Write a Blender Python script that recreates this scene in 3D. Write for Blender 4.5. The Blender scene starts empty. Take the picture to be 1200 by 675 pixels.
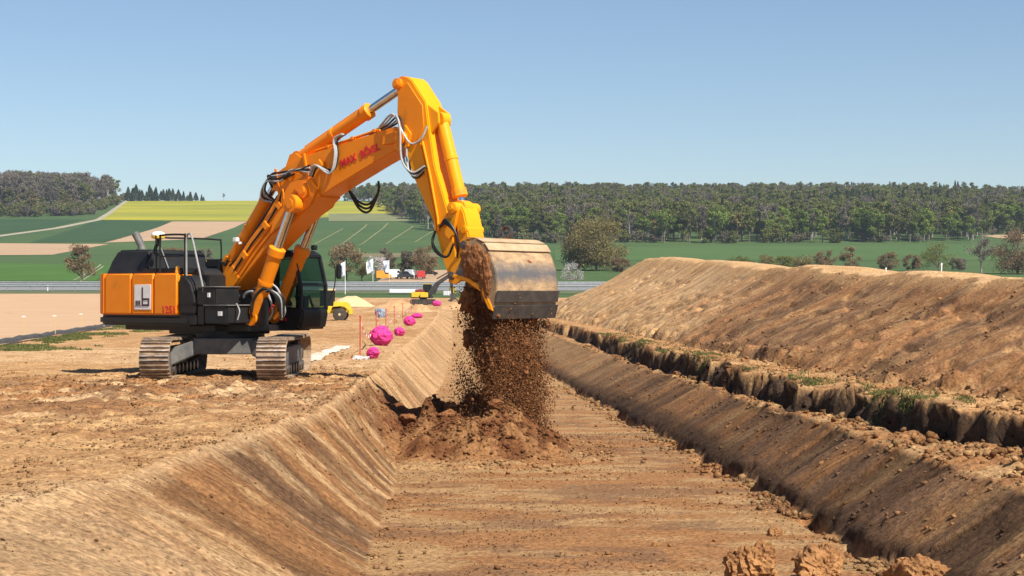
import bpy, bmesh, math, random
import numpy as np
from mathutils import Vector, Matrix
random.seed(4); rng = np.random.default_rng(4)
S = bpy.context.scene
COL = S.collection
R = math.radians

# ------------------------------------------------------------------ camera, world, sun, exposure
CAMZ = 2.12
cam = bpy.data.cameras.new('camera'); cam.lens = 60; cam.sensor_width = 36; cam.clip_end = 9000; cam.clip_start = .1
camo = bpy.data.objects.new('camera', cam); COL.objects.link(camo)
camo.location = (0, 0, CAMZ); camo.rotation_euler = (R(90.16), 0, 0)
S.camera = camo
SUN_AZ, SUN_EL = 48, 50            # degrees behind the +x axis (towards the viewer), elevation
w = bpy.data.worlds.new('World'); S.world = w; w.use_nodes = True
nt = w.node_tree
sky = nt.nodes.new('ShaderNodeTexSky'); sky.sky_type = 'NISHITA'; sky.sun_disc = False
sky.sun_elevation = R(SUN_EL); sky.sun_rotation = R(90 + SUN_AZ)
sky.altitude = 300; sky.air_density = .95; sky.dust_density = .25; sky.ozone_density = 2.8
bg = nt.nodes['Background']; bg.inputs['Strength'].default_value = .070
nt.links.new(sky.outputs[0], bg.inputs[0])
sd = Vector((math.cos(R(SUN_EL)) * math.cos(R(SUN_AZ)), -math.cos(R(SUN_EL)) * math.sin(R(SUN_AZ)), math.sin(R(SUN_EL))))
sl = bpy.data.lights.new('sun', 'SUN'); sl.energy = 5.0; sl.angle = R(.55); sl.color = (1, .95, .86)
so = bpy.data.objects.new('sun', sl); COL.objects.link(so); so.location = (20, -20, 40)
so.rotation_euler = sd.to_track_quat('Z', 'Y').to_euler()
S.view_settings.view_transform = 'Standard'; S.view_settings.look = 'None'
S.view_settings.exposure = .74; S.view_settings.gamma = 1
S.cycles.max_bounces = 8; S.cycles.transparent_max_bounces = 12; S.cycles.volume_bounces = 0

def at(px, py, d):                 # a point seen at a pixel of the photograph, d metres away
    return Vector(((px - 600) / 2000 * d, d, CAMZ + (343 - py) / 2000 * d))
def gx(px, d): return (px - 600) / 2000 * d

# ------------------------------------------------------------------ materials
MATS = {}
def mat(name, c1, c2=None, rough=.8, scale=6., bump=0., bscale=None, metal=0., spec=.4, detail=6, c3=None, coord='Object', stretch=None, lo=.35, hi=.65, coat=0):
    if name in MATS: return MATS[name]
    m = bpy.data.materials.new(name); m.use_nodes = True; n = m.node_tree; L = n.links
    b = n.nodes['Principled BSDF']; b.inputs['Roughness'].default_value = rough
    b.inputs['Metallic'].default_value = metal; b.inputs['Specular IOR Level'].default_value = spec
    b.inputs['Coat Weight'].default_value = coat
    tc = n.nodes.new('ShaderNodeNewGeometry' if coord == 'World' else 'ShaderNodeTexCoord'); src = tc.outputs['Position' if coord == 'World' else coord]
    if stretch:
        mp = n.nodes.new('ShaderNodeMapping'); mp.inputs['Scale'].default_value = stretch
        L.new(src, mp.inputs[0]); src = mp.outputs[0]
    if c2:
        t = n.nodes.new('ShaderNodeTexNoise'); t.inputs['Scale'].default_value = scale; t.inputs['Detail'].default_value = detail
        t.inputs['Roughness'].default_value = .65
        L.new(src, t.inputs[0])
        r = n.nodes.new('ShaderNodeValToRGB'); L.new(t.outputs['Fac'], r.inputs[0])
        r.color_ramp.elements[0].position = lo; r.color_ramp.elements[1].position = hi
        r.color_ramp.elements[0].color = (*c1, 1); r.color_ramp.elements[1].color = (*c2, 1)
        if c3:
            e = r.color_ramp.elements.new(min(.99, hi + .12)); e.color = (*c3, 1)
        L.new(r.outputs[0], b.inputs['Base Color'])
    else:
        b.inputs['Base Color'].default_value = (*c1, 1)
    if bump:
        t2 = n.nodes.new('ShaderNodeTexNoise'); t2.inputs['Scale'].default_value = bscale or scale * 3; t2.inputs['Detail'].default_value = 8
        L.new(src, t2.inputs[0])
        bp = n.nodes.new('ShaderNodeBump'); bp.inputs['Strength'].default_value = 1; bp.inputs['Distance'].default_value = bump
        L.new(t2.outputs['Fac'], bp.inputs['Height']); L.new(bp.outputs[0], b.inputs['Normal'])
    MATS[name] = m; return m

def soil_mat(name, fine=11., bump=.038):
    """earth: colour from the mesh's own albedo attribute, broken up by grain, small stones and relief"""
    m = bpy.data.materials.new(name); m.use_nodes = True; n = m.node_tree; L = n.links
    b = n.nodes['Principled BSDF']; b.inputs['Roughness'].default_value = .95; b.inputs['Specular IOR Level'].default_value = .15
    at_ = n.nodes.new('ShaderNodeAttribute'); at_.attribute_name = 'albedo'
    g = n.nodes.new('ShaderNodeNewGeometry')
    t = n.nodes.new('ShaderNodeTexNoise'); t.inputs['Scale'].default_value = fine; t.inputs['Detail'].default_value = 9; t.inputs['Roughness'].default_value = .72
    L.new(g.outputs['Position'], t.inputs[0])
    r = n.nodes.new('ShaderNodeValToRGB'); L.new(t.outputs['Fac'], r.inputs[0])
    r.color_ramp.elements[0].position = .32; r.color_ramp.elements[0].color = (.46, .40, .36, 1)
    r.color_ramp.elements[1].position = .72; r.color_ramp.elements[1].color = (1.3, 1.3, 1.28, 1)
    mx = n.nodes.new('ShaderNodeMix'); mx.data_type = 'RGBA'; mx.blend_type = 'MULTIPLY'; mx.inputs[0].default_value = 1
    L.new(at_.outputs['Color'], mx.inputs[6]); L.new(r.outputs[0], mx.inputs[7])
    mp = n.nodes.new('ShaderNodeMapping'); mp.inputs['Scale'].default_value = (1.6, 2.6, 2.2); L.new(g.outputs['Position'], mp.inputs[0])
    t3 = n.nodes.new('ShaderNodeTexNoise'); t3.inputs['Scale'].default_value = 1.0; t3.inputs['Detail'].default_value = 6; L.new(mp.outputs[0], t3.inputs[0])
    r3 = n.nodes.new('ShaderNodeValToRGB'); L.new(t3.outputs['Fac'], r3.inputs[0])
    r3.color_ramp.elements[0].position = .36; r3.color_ramp.elements[0].color = (.68, .63, .59, 1)
    r3.color_ramp.elements[1].position = .62; r3.color_ramp.elements[1].color = (1.12, 1.12, 1.12, 1)
    mx2 = n.nodes.new('ShaderNodeMix'); mx2.data_type = 'RGBA'; mx2.blend_type = 'MULTIPLY'; mx2.inputs[0].default_value = .5
    L.new(mx.outputs[2], mx2.inputs[6]); L.new(r3.outputs[0], mx2.inputs[7])
    # tooth scratches running down the scraped faces (attribute says where a face was scraped)
    sa = n.nodes.new('ShaderNodeAttribute'); sa.attribute_name = 'scraped'
    m5 = n.nodes.new('ShaderNodeMapping'); m5.inputs['Scale'].default_value = (.22, 9.5, .22); L.new(g.outputs['Position'], m5.inputs[0])
    t5 = n.nodes.new('ShaderNodeTexNoise'); t5.inputs['Scale'].default_value = 1; t5.inputs['Detail'].default_value = 5; t5.inputs['Roughness'].default_value = .7; L.new(m5.outputs[0], t5.inputs[0])
    r5 = n.nodes.new('ShaderNodeValToRGB'); L.new(t5.outputs['Fac'], r5.inputs[0]); e5 = r5.color_ramp.elements
    e5[0].position = .34; e5[0].color = (.50, .46, .43, 1); e5[1].position = .47; e5[1].color = (1, 1, 1, 1); q5 = e5.new(.56); q5.color = (1, 1, 1, 1); q5 = e5.new(.66); q5.color = (1.35, 1.33, 1.28, 1)
    mx5 = n.nodes.new('ShaderNodeMix'); mx5.data_type = 'RGBA'; mx5.blend_type = 'MULTIPLY'; L.new(sa.outputs['Fac'], mx5.inputs[0]); L.new(mx2.outputs[2], mx5.inputs[6]); L.new(r5.outputs[0], mx5.inputs[7])
    L.new(mx5.outputs[2], b.inputs['Base Color'])
    t2 = n.nodes.new('ShaderNodeTexNoise'); t2.inputs['Scale'].default_value = fine * .8; t2.inputs['Detail'].default_value = 10; t2.inputs['Roughness'].default_value = .7
    L.new(g.outputs['Position'], t2.inputs[0])
    ad = n.nodes.new('ShaderNodeMath'); ad.operation = 'ADD'; L.new(t2.outputs['Fac'], ad.inputs[0])
    vo = n.nodes.new('ShaderNodeTexVoronoi'); vo.inputs['Scale'].default_value = 11; vo.inputs['Randomness'].default_value = 1
    wr = n.nodes.new('ShaderNodeVectorMath'); wr.operation = 'MULTIPLY_ADD'; wr.inputs[1].default_value = (.25, .25, .25); L.new(t2.outputs['Color'], wr.inputs[0]); L.new(g.outputs['Position'], wr.inputs[2]); L.new(wr.outputs[0], vo.inputs['Vector'])
    iv = n.nodes.new('ShaderNodeMath'); iv.operation = 'SUBTRACT'; iv.inputs[0].default_value = .55; L.new(vo.outputs['Distance'], iv.inputs[1]); iv.use_clamp = True
    gm = n.nodes.new('ShaderNodeMath'); gm.operation = 'MULTIPLY'; L.new(iv.outputs[0], gm.inputs[0]); L.new(r3.outputs[0], gm.inputs[1])
    ml = n.nodes.new('ShaderNodeMath'); ml.operation = 'MULTIPLY'; ml.inputs[1].default_value = .8; L.new(gm.outputs[0], ml.inputs[0]); L.new(ml.outputs[0], ad.inputs[1])
    bp = n.nodes.new('ShaderNodeBump'); bp.inputs['Strength'].default_value = 1; bp.inputs['Distance'].default_value = bump
    L.new(ad.outputs[0], bp.inputs['Height']); L.new(bp.outputs[0], b.inputs['Normal'])
    return m

def leaf_mat(name, c1, c2, c3=None, trans=.25):
    m = bpy.data.materials.new(name); m.use_nodes = True; n = m.node_tree; L = n.links
    b = n.nodes['Principled BSDF']; b.inputs['Roughness'].default_value = .75; b.inputs['Specular IOR Level'].default_value = .15
    g = n.nodes.new('ShaderNodeNewGeometry')
    oi = n.nodes.new('ShaderNodeObjectInfo')
    ad = n.nodes.new('ShaderNodeMath'); ad.operation = 'MULTIPLY_ADD'
    L.new(g.outputs['Random Per Island'], ad.inputs[0]); ad.inputs[1].default_value = .55
    ml = n.nodes.new('ShaderNodeMath'); ml.operation = 'MULTIPLY'; ml.inputs[1].default_value = .45; L.new(oi.outputs['Random'], ml.inputs[0]); L.new(ml.outputs[0], ad.inputs[2])
    r = n.nodes.new('ShaderNodeValToRGB'); L.new(ad.outputs[0], r.inputs[0])
    r.color_ramp.elements[0].position = .1; r.color_ramp.elements[0].color = (*c1, 1)
    r.color_ramp.elements[1].position = .9; r.color_ramp.elements[1].color = (*c2, 1)
    if c3:
        e = r.color_ramp.elements.new(.5); e.color = (*c3, 1)
    L.new(r.outputs[0], b.inputs['Base Color'])
    tr = n.nodes.new('ShaderNodeBsdfTranslucent'); L.new(r.outputs[0], tr.inputs[0])
    mx = n.nodes.new('ShaderNodeMixShader'); mx.inputs[0].default_value = trans
    L.new(b.outputs[0], mx.inputs[1]); L.new(tr.outputs[0], mx.inputs[2]); L.new(mx.outputs[0], n.nodes['Material Output'].inputs[0])
    MATS[name] = m; return m

def field_mat(name, c1, c2, scale=.05, stretch=(1, 1, 1), bump=0, c3=None):
    return mat(name, c1, c2, rough=.95, scale=scale, stretch=stretch, spec=.1, bump=bump, bscale=scale * 6, detail=10, c3=c3)

ORANGE = mat('orange_paint', (.87, .26, .006), (.80, .235, .007), rough=.42, scale=1.9, spec=.2, detail=10, c3=(.50, .18, .025), lo=.3, hi=.60, coat=.03, bump=.0015, bscale=25)
SUNORANGE = mat('sunlit_orange_paint', (.90, .35, .006), (.86, .32, .007), rough=.42, scale=1.9, spec=.2, detail=10, c3=(.54, .21, .03), lo=.3, hi=.60, coat=.03, bump=.0015, bscale=25)  # the same orange paint, with the yellow of full sun put into its colour
BLACK = mat('black_paint', (.006, .006, .0065), (.014, .013, .012), rough=.45, scale=4, c3=(.05, .042, .03), hi=.72)
BLACKP = mat('dusty_black_plastic', (.008, .008, .0085), (.016, .015, .014), rough=.55, scale=3, c3=(.045, .037, .028), hi=.7)
GREYM = mat('dusty_grey_frame', (.07, .07, .07), (.16, .15, .13), rough=.65, scale=3, c3=(.34, .25, .16))
RUBBER = mat('black_rubber_hose', (.012, .012, .012), (.02, .02, .02), rough=.5, scale=10)
HOSEG = mat('grey_sleeved_hose', (.30, .31, .31), (.42, .42, .40), rough=.45, scale=20, spec=.6)
STEEL = mat('chromed_rod', (.55, .55, .56), (.7, .7, .7), rough=.18, metal=1, scale=6)
DSTEEL = mat('worn_dark_steel', (.10, .09, .085), (.17, .15, .13), rough=.45, metal=.7, scale=5, c3=(.30, .2, .12))
MUDSTEEL = mat('mud_crusted_track_steel', (.13, .09, .06), (.36, .245, .155), rough=.85, scale=3.2, c3=(.48, .34, .22), bump=.02, bscale=14, coord='World', lo=.32, hi=.6)
GROUSER = mat('polished_grouser_steel', (.26, .19, .13), (.62, .56, .5), rough=.42, metal=.55, scale=3.5, coord='World', lo=.38, hi=.6)
BUCKETM = mat('soil_smeared_bucket_steel', (.20, .13, .075), (.40, .255, .135), rough=.8, metal=.05, scale=3, stretch=(1, .8, 2.0), c3=(.52, .34, .18), lo=.3, hi=.55, bump=.006, bscale=16)
def _bucket_wear():                       # bare steel where the curved back rubs through the soil, a band with ragged edges
    n = BUCKETM.node_tree; L = n.links; b = n.nodes['Principled BSDF']; old = b.inputs['Base Color'].links[0].from_socket
    tc = n.nodes.new('ShaderNodeTexCoord'); sp = n.nodes.new('ShaderNodeSeparateXYZ'); L.new(tc.outputs['Object'], sp.inputs[0])
    def M(op, a, b_): q = n.nodes.new('ShaderNodeMath'); q.operation = op; [L.new(x, q.inputs[i]) if not isinstance(x, float) else setattr(q.inputs[i], 'default_value', x) for i, x in enumerate((a, b_))]; return q.outputs[0]
    t = n.nodes.new('ShaderNodeTexNoise'); t.inputs['Scale'].default_value = 2.6; t.inputs['Detail'].default_value = 9; t.inputs['Roughness'].default_value = .7; L.new(tc.outputs['Object'], t.inputs[0])
    d = M('ABSOLUTE', M('SUBTRACT', sp.outputs[2], 2.60), 0.0); e = M('ADD', d, M('MULTIPLY', M('SUBTRACT', t.outputs['Fac'], .5), .55))
    mr = n.nodes.new('ShaderNodeMapRange'); mr.inputs[1].default_value = .02; mr.inputs[2].default_value = .30; mr.inputs[3].default_value = 1; mr.inputs[4].default_value = 0; L.new(e, mr.inputs[0])
    mx = n.nodes.new('ShaderNodeMix'); mx.data_type = 'RGBA'; L.new(mr.outputs[0], mx.inputs[0]); L.new(old, mx.inputs[6]); mx.inputs[7].default_value = (.115, .105, .10, 1); L.new(mx.outputs[2], b.inputs['Base Color'])
    rr = n.nodes.new('ShaderNodeMapRange'); rr.inputs[3].default_value = .85; rr.inputs[4].default_value = .38; L.new(mr.outputs[0], rr.inputs[0]); L.new(rr.outputs[0], b.inputs['Roughness'])
_bucket_wear()
DUSTTOP = mat('dusty_bucket_top_plate', (.34, .225, .125), (.46, .32, .19), rough=.85, scale=3, bump=.006, c3=(.3, .2, .12))
WHITEP = mat('white_paint', (.80, .80, .79), (.72, .71, .69), rough=.5, scale=5)
REDP = mat('red_lettering', (.62, .02, .02), rough=.5)
DARKRED = mat('dark_red_marking', (.22, .01, .02), rough=.5)
GREYD = mat('warm_grey_plastic', (.2, .2, .2), (.3, .29, .27), rough=.5, scale=6)
SOIL = soil_mat('worksite_soil')
FRESH = mat('fresh_damp_soil', (.135, .053, .02), (.27, .118, .046), rough=.95, scale=7, c3=(.38, .185, .08), bump=.03, bscale=14, spec=.15)
def glass_mat(name, tint, alpha):
    m = bpy.data.materials.new(name); m.use_nodes = True; n = m.node_tree; L = n.links
    b = n.nodes['Principled BSDF']; b.inputs['Base Color'].default_value = (.015, .02, .02, 1); b.inputs['Roughness'].default_value = .06
    tr = n.nodes.new('ShaderNodeBsdfTransparent'); tr.inputs[0].default_value = (*tint, 1)
    mx = n.nodes.new('ShaderNodeMixShader'); mx.inputs[0].default_value = alpha
    L.new(tr.outputs[0], mx.inputs[1]); L.new(b.outputs[0], mx.inputs[2]); L.new(mx.outputs[0], n.nodes['Material Output'].inputs[0])
    return m
GLASS = glass_mat('tinted_cab_glass', (.42, .56, .52), .22)
DGLASS = glass_mat('dark_vehicle_glass', (.2, .22, .22), .6)

# ------------------------------------------------------------------ mesh helpers
def tag(o, label=None, cat=None, group=None, kind=None):
    if label: o['label'] = label
    if cat: o['category'] = cat
    if group: o['group'] = group
    if kind: o['kind'] = kind
    return o
def empty(name, loc=(0, 0, 0), rz=0):
    o = bpy.data.objects.new(name, None); COL.objects.link(o); o.location = loc; o.rotation_euler = (0, 0, rz)
    o.empty_display_size = .3
    return o
def link(name, me, parent=None):
    o = bpy.data.objects.new(name, me); COL.objects.link(o)
    if parent: o.parent = parent
    return o
def np_mesh(name, V, Fq, m=None, smooth=False, albedo=None, parent=None):
    me = bpy.data.meshes.new(name); V = np.asarray(V, np.float32); Fq = np.asarray(Fq, np.int32); k = Fq.shape[1]
    me.vertices.add(len(V)); me.vertices.foreach_set('co', V.ravel())
    me.loops.add(Fq.size); me.loops.foreach_set('vertex_index', Fq.ravel())
    me.polygons.add(len(Fq)); me.polygons.foreach_set('loop_start', np.arange(0, Fq.size, k, dtype=np.int32))
    if smooth: me.polygons.foreach_set('use_smooth', np.ones(len(Fq), bool))
    me.update(calc_edges=True)
    if albedo is not None:
        a = me.attributes.new('albedo', 'FLOAT_COLOR', 'POINT')
        c = np.ones((len(V), 4), np.float32); c[:, :3] = albedo; a.data.foreach_set('color', c.ravel())
    if m: me.materials.append(m)
    return link(name, me, parent)

class MB:
    def __init__(s): s.v = []; s.f = []
    def add(s, vs, fs):
        k = len(s.v); s.v += [Vector(p) for p in vs]; s.f += [tuple(i + k for i in f) for f in fs]; return s
    def box(s, c, d, rot=None):
        x, y, z = [q / 2 for q in d]; c = Vector(c)
        vs = [Vector((i * x, j * y, k * z)) for k in (-1, 1) for j in (-1, 1) for i in (-1, 1)]
        if rot is not None: vs = [rot @ p for p in vs]
        return s.add([c + p for p in vs], [(0, 2, 3, 1), (4, 5, 7, 6), (0, 1, 5, 4), (2, 6, 7, 3), (0, 4, 6, 2), (1, 3, 7, 5)])
    def bx(s, x0, x1, y0, y1, z0, z1): return s.box(((x0 + x1) / 2, (y0 + y1) / 2, (z0 + z1) / 2), (x1 - x0, y1 - y0, z1 - z0))
    def prism(s, poly, l0, l1):               # polygon in (forward, up), extruded sideways
        n = len(poly)
        a = sum(poly[i][0] * poly[(i + 1) % n][1] - poly[(i + 1) % n][0] * poly[i][1] for i in range(n))
        if a < 0: poly = poly[::-1]
        vs = [(p[0], l0, p[1]) for p in poly] + [(p[0], l1, p[1]) for p in poly]
        fs = [tuple(range(n)), tuple(range(2 * n - 1, n - 1, -1))] + [(i, i + n, (i + 1) % n + n, (i + 1) % n) for i in range(n)]
        return s.add(vs, fs)
    def slab(s, poly, z0, z1):                # polygon in plan, extruded up
        n = len(poly)
        a = sum(poly[i][0] * poly[(i + 1) % n][1] - poly[(i + 1) % n][0] * poly[i][1] for i in range(n))
        if a < 0: poly = poly[::-1]
        vs = [(p[0], p[1], z0) for p in poly] + [(p[0], p[1], z1) for p in poly]
        fs = [tuple(range(n - 1, -1, -1)), tuple(range(n, 2 * n))] + [(i, (i + 1) % n, (i + 1) % n + n, i + n) for i in range(n)]
        return s.add(vs, fs)
    def cyl(s, p0, p1, r0, r1=None, n=14): return s.tube([p0, p1], [r0, r0 if r1 is None else r1], n)
    def tube(s, pts, r, n=8, caps=True):
        pts = [Vector(p) for p in pts]; k = len(pts)
        if not isinstance(r, (list, tuple)): r = [r] * k
        base = len(s.v); up = None
        for i, p in enumerate(pts):
            t = (pts[min(i + 1, k - 1)] - pts[max(i - 1, 0)]).normalized()
            if up is None:
                a = Vector((0, 0, 1)) if abs(t.z) < .9 else Vector((1, 0, 0))
                up = t.cross(a).normalized()
            up = (up - t * up.dot(t)).normalized(); b = t.cross(up)
            for j in range(n):
                q = 2 * math.pi * j / n
                s.v.append(p + (up * math.cos(q) + b * math.sin(q)) * r[i])
        for i in range(k - 1):
            for j in range(n):
                a = base + i * n + j; b_ = base + i * n + (j + 1) % n
                s.f.append((a, b_, b_ + n, a + n))
        if caps:
            s.f.append(tuple(base + j for j in range(n - 1, -1, -1))); s.f.append(tuple(base + (k - 1) * n + j for j in range(n)))
        return s
    def lathe(s, prof, c, axis, n=20):        # profile of (distance along axis, radius)
        c = Vector(c); a = Vector(axis).normalized()
        return s.tube([c + a * p[0] for p in prof], [max(p[1], 1e-3) for p in prof], n) if all(prof[i + 1][0] > prof[i][0] for i in range(len(prof) - 1)) else s
    def build(s, name, m, parent=None, bevel=0, smooth=False, seg=2):
        me = bpy.data.meshes.new(name); me.from_pydata([tuple(p) for p in s.v], [], s.f); me.materials.append(m)
        bm = bmesh.new(); bm.from_mesh(me)
        bmesh.ops.recalc_face_normals(bm, faces=bm.faces)
        if bevel:
            es = [e for e in bm.edges if len(e.link_faces) == 2 and e.calc_face_angle(0) > R(28)]
            bmesh.ops.bevel(bm, geom=es, offset=bevel, segments=seg, affect='EDGES', clamp_overlap=True)
        bm.to_mesh(me); bm.free()
        if smooth or bevel:
            me.polygons.foreach_set('use_smooth', np.ones(len(me.polygons), bool))
            me.set_sharp_from_angle(angle=R(40))
        return link(name, me, parent)

def curve(pts, n=24):                        # smooth path through points
    P = [Vector(p) for p in pts]; P = [2 * P[0] - P[1]] + P + [2 * P[-1] - P[-2]]; out = []
    k = len(P) - 3; per = max(2, n // k)
    for i in range(k):
        a, b, c, d = P[i:i + 4]
        for j in range(per):
            t = j / per
            out.append(.5 * ((2 * b) + (c - a) * t + (2 * a - 5 * b + 4 * c - d) * t * t + (3 * b - a - 3 * c + d) * t ** 3))
    return out + [P[-2]]

def text_part(name, body, m, parent, size, mtx, bold=0.0):
    cu = bpy.data.curves.new(name, 'FONT'); cu.body = body; cu.size = size; cu.extrude = .004; cu.offset = bold; cu.resolution_u = 3
    tmp = bpy.data.objects.new(name, cu); COL.objects.link(tmp)
    dg = bpy.context.evaluated_depsgraph_get(); dg.update()
    me = bpy.data.meshes.new_from_object(tmp.evaluated_get(dg)); bpy.data.objects.remove(tmp); bpy.data.curves.remove(cu)
    me.materials.clear(); me.materials.append(m); me.transform(mtx)
    return link(name, me, parent)

# ------------------------------------------------------------------ noise
_P = np.random.default_rng(11).permutation(4096); _G = np.random.default_rng(12).random(4096)
def vn(x, y):
    xi = np.floor(x).astype(int); yi = np.floor(y).astype(int); fx = x - xi; fy = y - yi
    fx = fx * fx * fx * (fx * (fx * 6 - 15) + 10); fy = fy * fy * fy * (fy * (fy * 6 - 15) + 10)
    def h(a, b): return _G[(_P[(a & 4095)] + b * 7) & 4095]
    return (h(xi, yi) * (1 - fx) + h(xi + 1, yi) * fx) * (1 - fy) + (h(xi, yi + 1) * (1 - fx) + h(xi + 1, yi + 1) * fx) * fy
def fbm(x, y, o=4, g=.5):
    s = 0; a = 1; t = 0
    for i in range(o):
        s = s + a * vn(x * 2 ** i + 17.3 * i, y * 2 ** i + 5.1 * i); t += a; a *= g
    return s / t
def ss(a, b, x):
    t = np.clip((x - a) / (b - a), 0, 1); return t * t * (3 - 2 * t)

# ------------------------------------------------------------------ the terrain
PD = np.array([-50, 0, 130, 200, 260, 300, 330, 345, 420, 520, 650, 800, 1000, 1200, 1400, 1500, 1600, 2000, 2600, 5000.])
PZ = np.array([0, 0, 0, .7, 1.9, 2.4, 3.2, 4.0, 6.5, 10, 16.5, 25, 40, 58, 77.5, 83, 84, 76, 60, 40.])
def base_z(y): return np.interp(y, PD, PZ)
def tb(y, *p): return np.interp(y, p[0::2], p[1::2])
def lines(y):
    n1 = fbm(y * .22, y * 0 + 3.3, 3) - .5; n2 = fbm(y * .9, y * 0 + 9.1, 3) - .5; n3 = fbm(y * 2.0, y * 0 + 19.1, 2) - .5
    fl = tb(y, 10, -1.6, 15, -1.7, 21.5, -1.85, 35, -2.4, 56, -2.5, 80, -3.0, 110, -3.9, 152, -5.3, 200, -7) + n1 * .3 + n2 * .08
    cl = tb(y, 0, -6.8, 10, -5.8, 16.5, -5.0, 18.7, -4.65, 25.4, -3.9, 32, -3.6, 39.6, -3.45, 56, -3.95, 101, -5.1, 150, -6.6, 200, -8.3) + n1 * .35 + n2 * .12
    fr = tb(y, 5, 6.1, 15, 5.5, 22.6, 5.0, 30, 4.6, 39, 4.0, 47, 3.35, 76, 1.55, 110, -.5, 152, -3.0, 200, -5.5) + n1 * .25 + n2 * .15
    cr = tb(y, 5, 7.3, 15, 6.75, 25, 6.25, 40, 5.4, 60, 4.35, 100, 2.25, 150, -.4, 200, -3) + n1 * .3 + n2 * .2 + n3 * .08
    lb = tb(y, 5, 11.2, 20, 9.6, 27, 8.1, 31, 7.15, 36, 6.35, 52, 5.4, 100, 3.2, 150, .7, 200, -2) + n1 * .6 + n2 * .8 + n3 * .5
    toe = np.maximum(tb(y, 5, 12.5, 15, 11.5, 22, 10.2, 29.5, 9.1, 36, 7.7, 52, 6.8, 100, 4.6, 150, 2.2, 200, 0) + n2 * .5, lb + .7)
    cx = tb(y, 5, 13.8, 25, 12.7, 39, 11.9, 66, 11.5, 86, 11.2, 130, 10.4, 150, 9.5, 200, 8) + n1 * 1.2 + n2 * .7
    cz = tb(y, 5, 1.8, 25, 2.1, 34, 2.3, 39, 2.42, 47, 2.5, 55, 2.72, 60, 2.95, 66, 3.15, 72, 3.25, 78, 3.2, 90, 3.7, 104, 4.1, 118, 4.5, 132, 4.75, 142, 4.2, 155, 3.3, 172, 1.8, 190, .3, 230, 0) + n1 * .35 + n2 * .25
    return fl, cl, fr, cr, lb, toe, cx, cz
FLOOR = -1.45
def site_z(x, y, colour=False):
    fl, cl, fr, cr, lb, toe, cx, cz = lines(y)
    b = base_z(y)
    g1 = fbm(x * .5, y * .5, 4) - .5; g2 = fbm(x * 2.1, y * 2.1, 2) - .5; g3 = fbm(x * 5.2, y * 5.2, 1) - .5
    strk = (fbm(x * .55 + 4, y * 2.6, 2, .6) - .5) * .8 + (fbm(x * 2.5 + 4, y * 4.2, 2) - .5) * .3
    bench = b + g1 * .16 + g2 * .07 + g3 * .025
    # churned ground round the machine: ruts running across
    churn = np.clip(np.exp(-((x + 8) / 7.5) ** 2 - ((y - 38.0) / 5.5) ** 2) + .55 * np.exp(-((x + 8) / 4.) ** 2 - ((y - 29.0) / 6) ** 2), 0, 1)
    bench = bench + churn * (g2 * .16 + g3 * .10)
    floor = FLOOR + .012 * np.maximum(y - 100, 0) + g1 * .05 + g2 * .025 + strk * .008
    pan = lambda k, s: (lambda t: _G[(np.floor(t).astype(int) * 37 + s) & 4095] - .5)(y / k + x * .03 + fbm(x * .6, y * .3 + s, 2) * .10)
    floor = floor + ss(20, 4, y) * 1.55                                   # ramp at the near end, where the viewer stands
    end = ss(150, 172, y); floor = floor * (1 - end) + (b - .05) * end     # far end of the trench
    # left slope
    tl = np.clip((x - cl) / np.maximum(fl - cl, .3), 0, 1)
    tls = tl - .02 * np.sin(tl * 2 * math.pi)
    left = bench * (1 - tls) + floor * tls + (strk * .04 + g2 * .02 + pan(1.5, 5) * .06) * np.sin(np.clip(tl, 0, 1) * math.pi)
    # right slope: a steep wet foot, then an even scraped face
    tr = np.clip((x - fr) / np.maximum(cr - fr, .3), 0, 1)
    crz = np.minimum(-.40 + g2 * .1, 5) + ss(20, 4, y) * .3
    prof = np.interp(tr, [0, .06, .16, 1], [0, .17, .27, 1.0])
    right = floor + (crz - floor) * prof + (strk * .03 + pan(1.45, 91) * .15) * np.sin(tr * math.pi) ** .5
    notch = np.exp(-((x - fr + .12) / .13) ** 2) * ss(.42, .58, fbm(y * .8, y * 0 + 7, 3)) * .28 * ss(75, 45, y)
    floor_n = floor - notch
    # rough berm up to the topsoil ledge
    lumps = np.abs(fbm(x * 1.7, y * 1.7, 3) - .5) * .85 + np.maximum(g3, 0) * .35
    berm = crz + .04 + lumps * .4 * np.clip((x - cr) / .5, 0, 1)
    lt = b + .17 + g2 * .25
    jag = (fbm(x * 2.0, y * 2.0, 2) - .5) * .6
    tlb = np.clip((x - lb + jag) / .22, 0, 1)
    ledge_dip = (-.34 - np.minimum(lumps, .3) * .4) * np.exp(-((x - lb + .22) / .26) ** 2) * ss(150, 60, y)
    bl = (berm + ledge_dip) * (1 - tlb) + lt * tlb
    # stockpile
    ts = np.clip((x - toe) / np.maximum(cx - toe, .5), 0, 1)
    tss = ts + .035 * np.sin(ts * 2 * math.pi)
    er = (fbm(x * .25 + 8, y * 1.5, 2, .6) - .5)
    patches = np.maximum(fbm(x * 1.1 + 30, y * 1.1, 3) - .58, 0) * 1.1
    gul = ss(.5, .66, fbm(x * .18 + 77, y * 1.05, 3)) * .16
    foot = np.exp(-((ts - .04) / .09) ** 2) * (np.maximum(fbm(x * 1.3 + 9, y * 1.3, 3) - .45, 0) * .8)
    pile = lt * (1 - tss) + np.maximum(cz, lt) * tss + (er * .04 + patches * .08 + g2 * .008 - gul * .25 * ss(.95, .6, ts) - .12 * ss(.64, .70, fbm(x * 1.6 + 41, y * .55 + 3, 3))) * np.sin(np.clip(ts, 0, 1) * math.pi) ** .6 + foot * ss(190, 150, y)
    plat = np.maximum(cz, b + .1) + g1 * .12 + (fbm(x * .14 + 3, y * .14, 3) - .5) * .25 * ss(0, 3, x - cx) * ss(190, 120, y) - .35 * ss(0, 6, x - cx)
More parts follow.
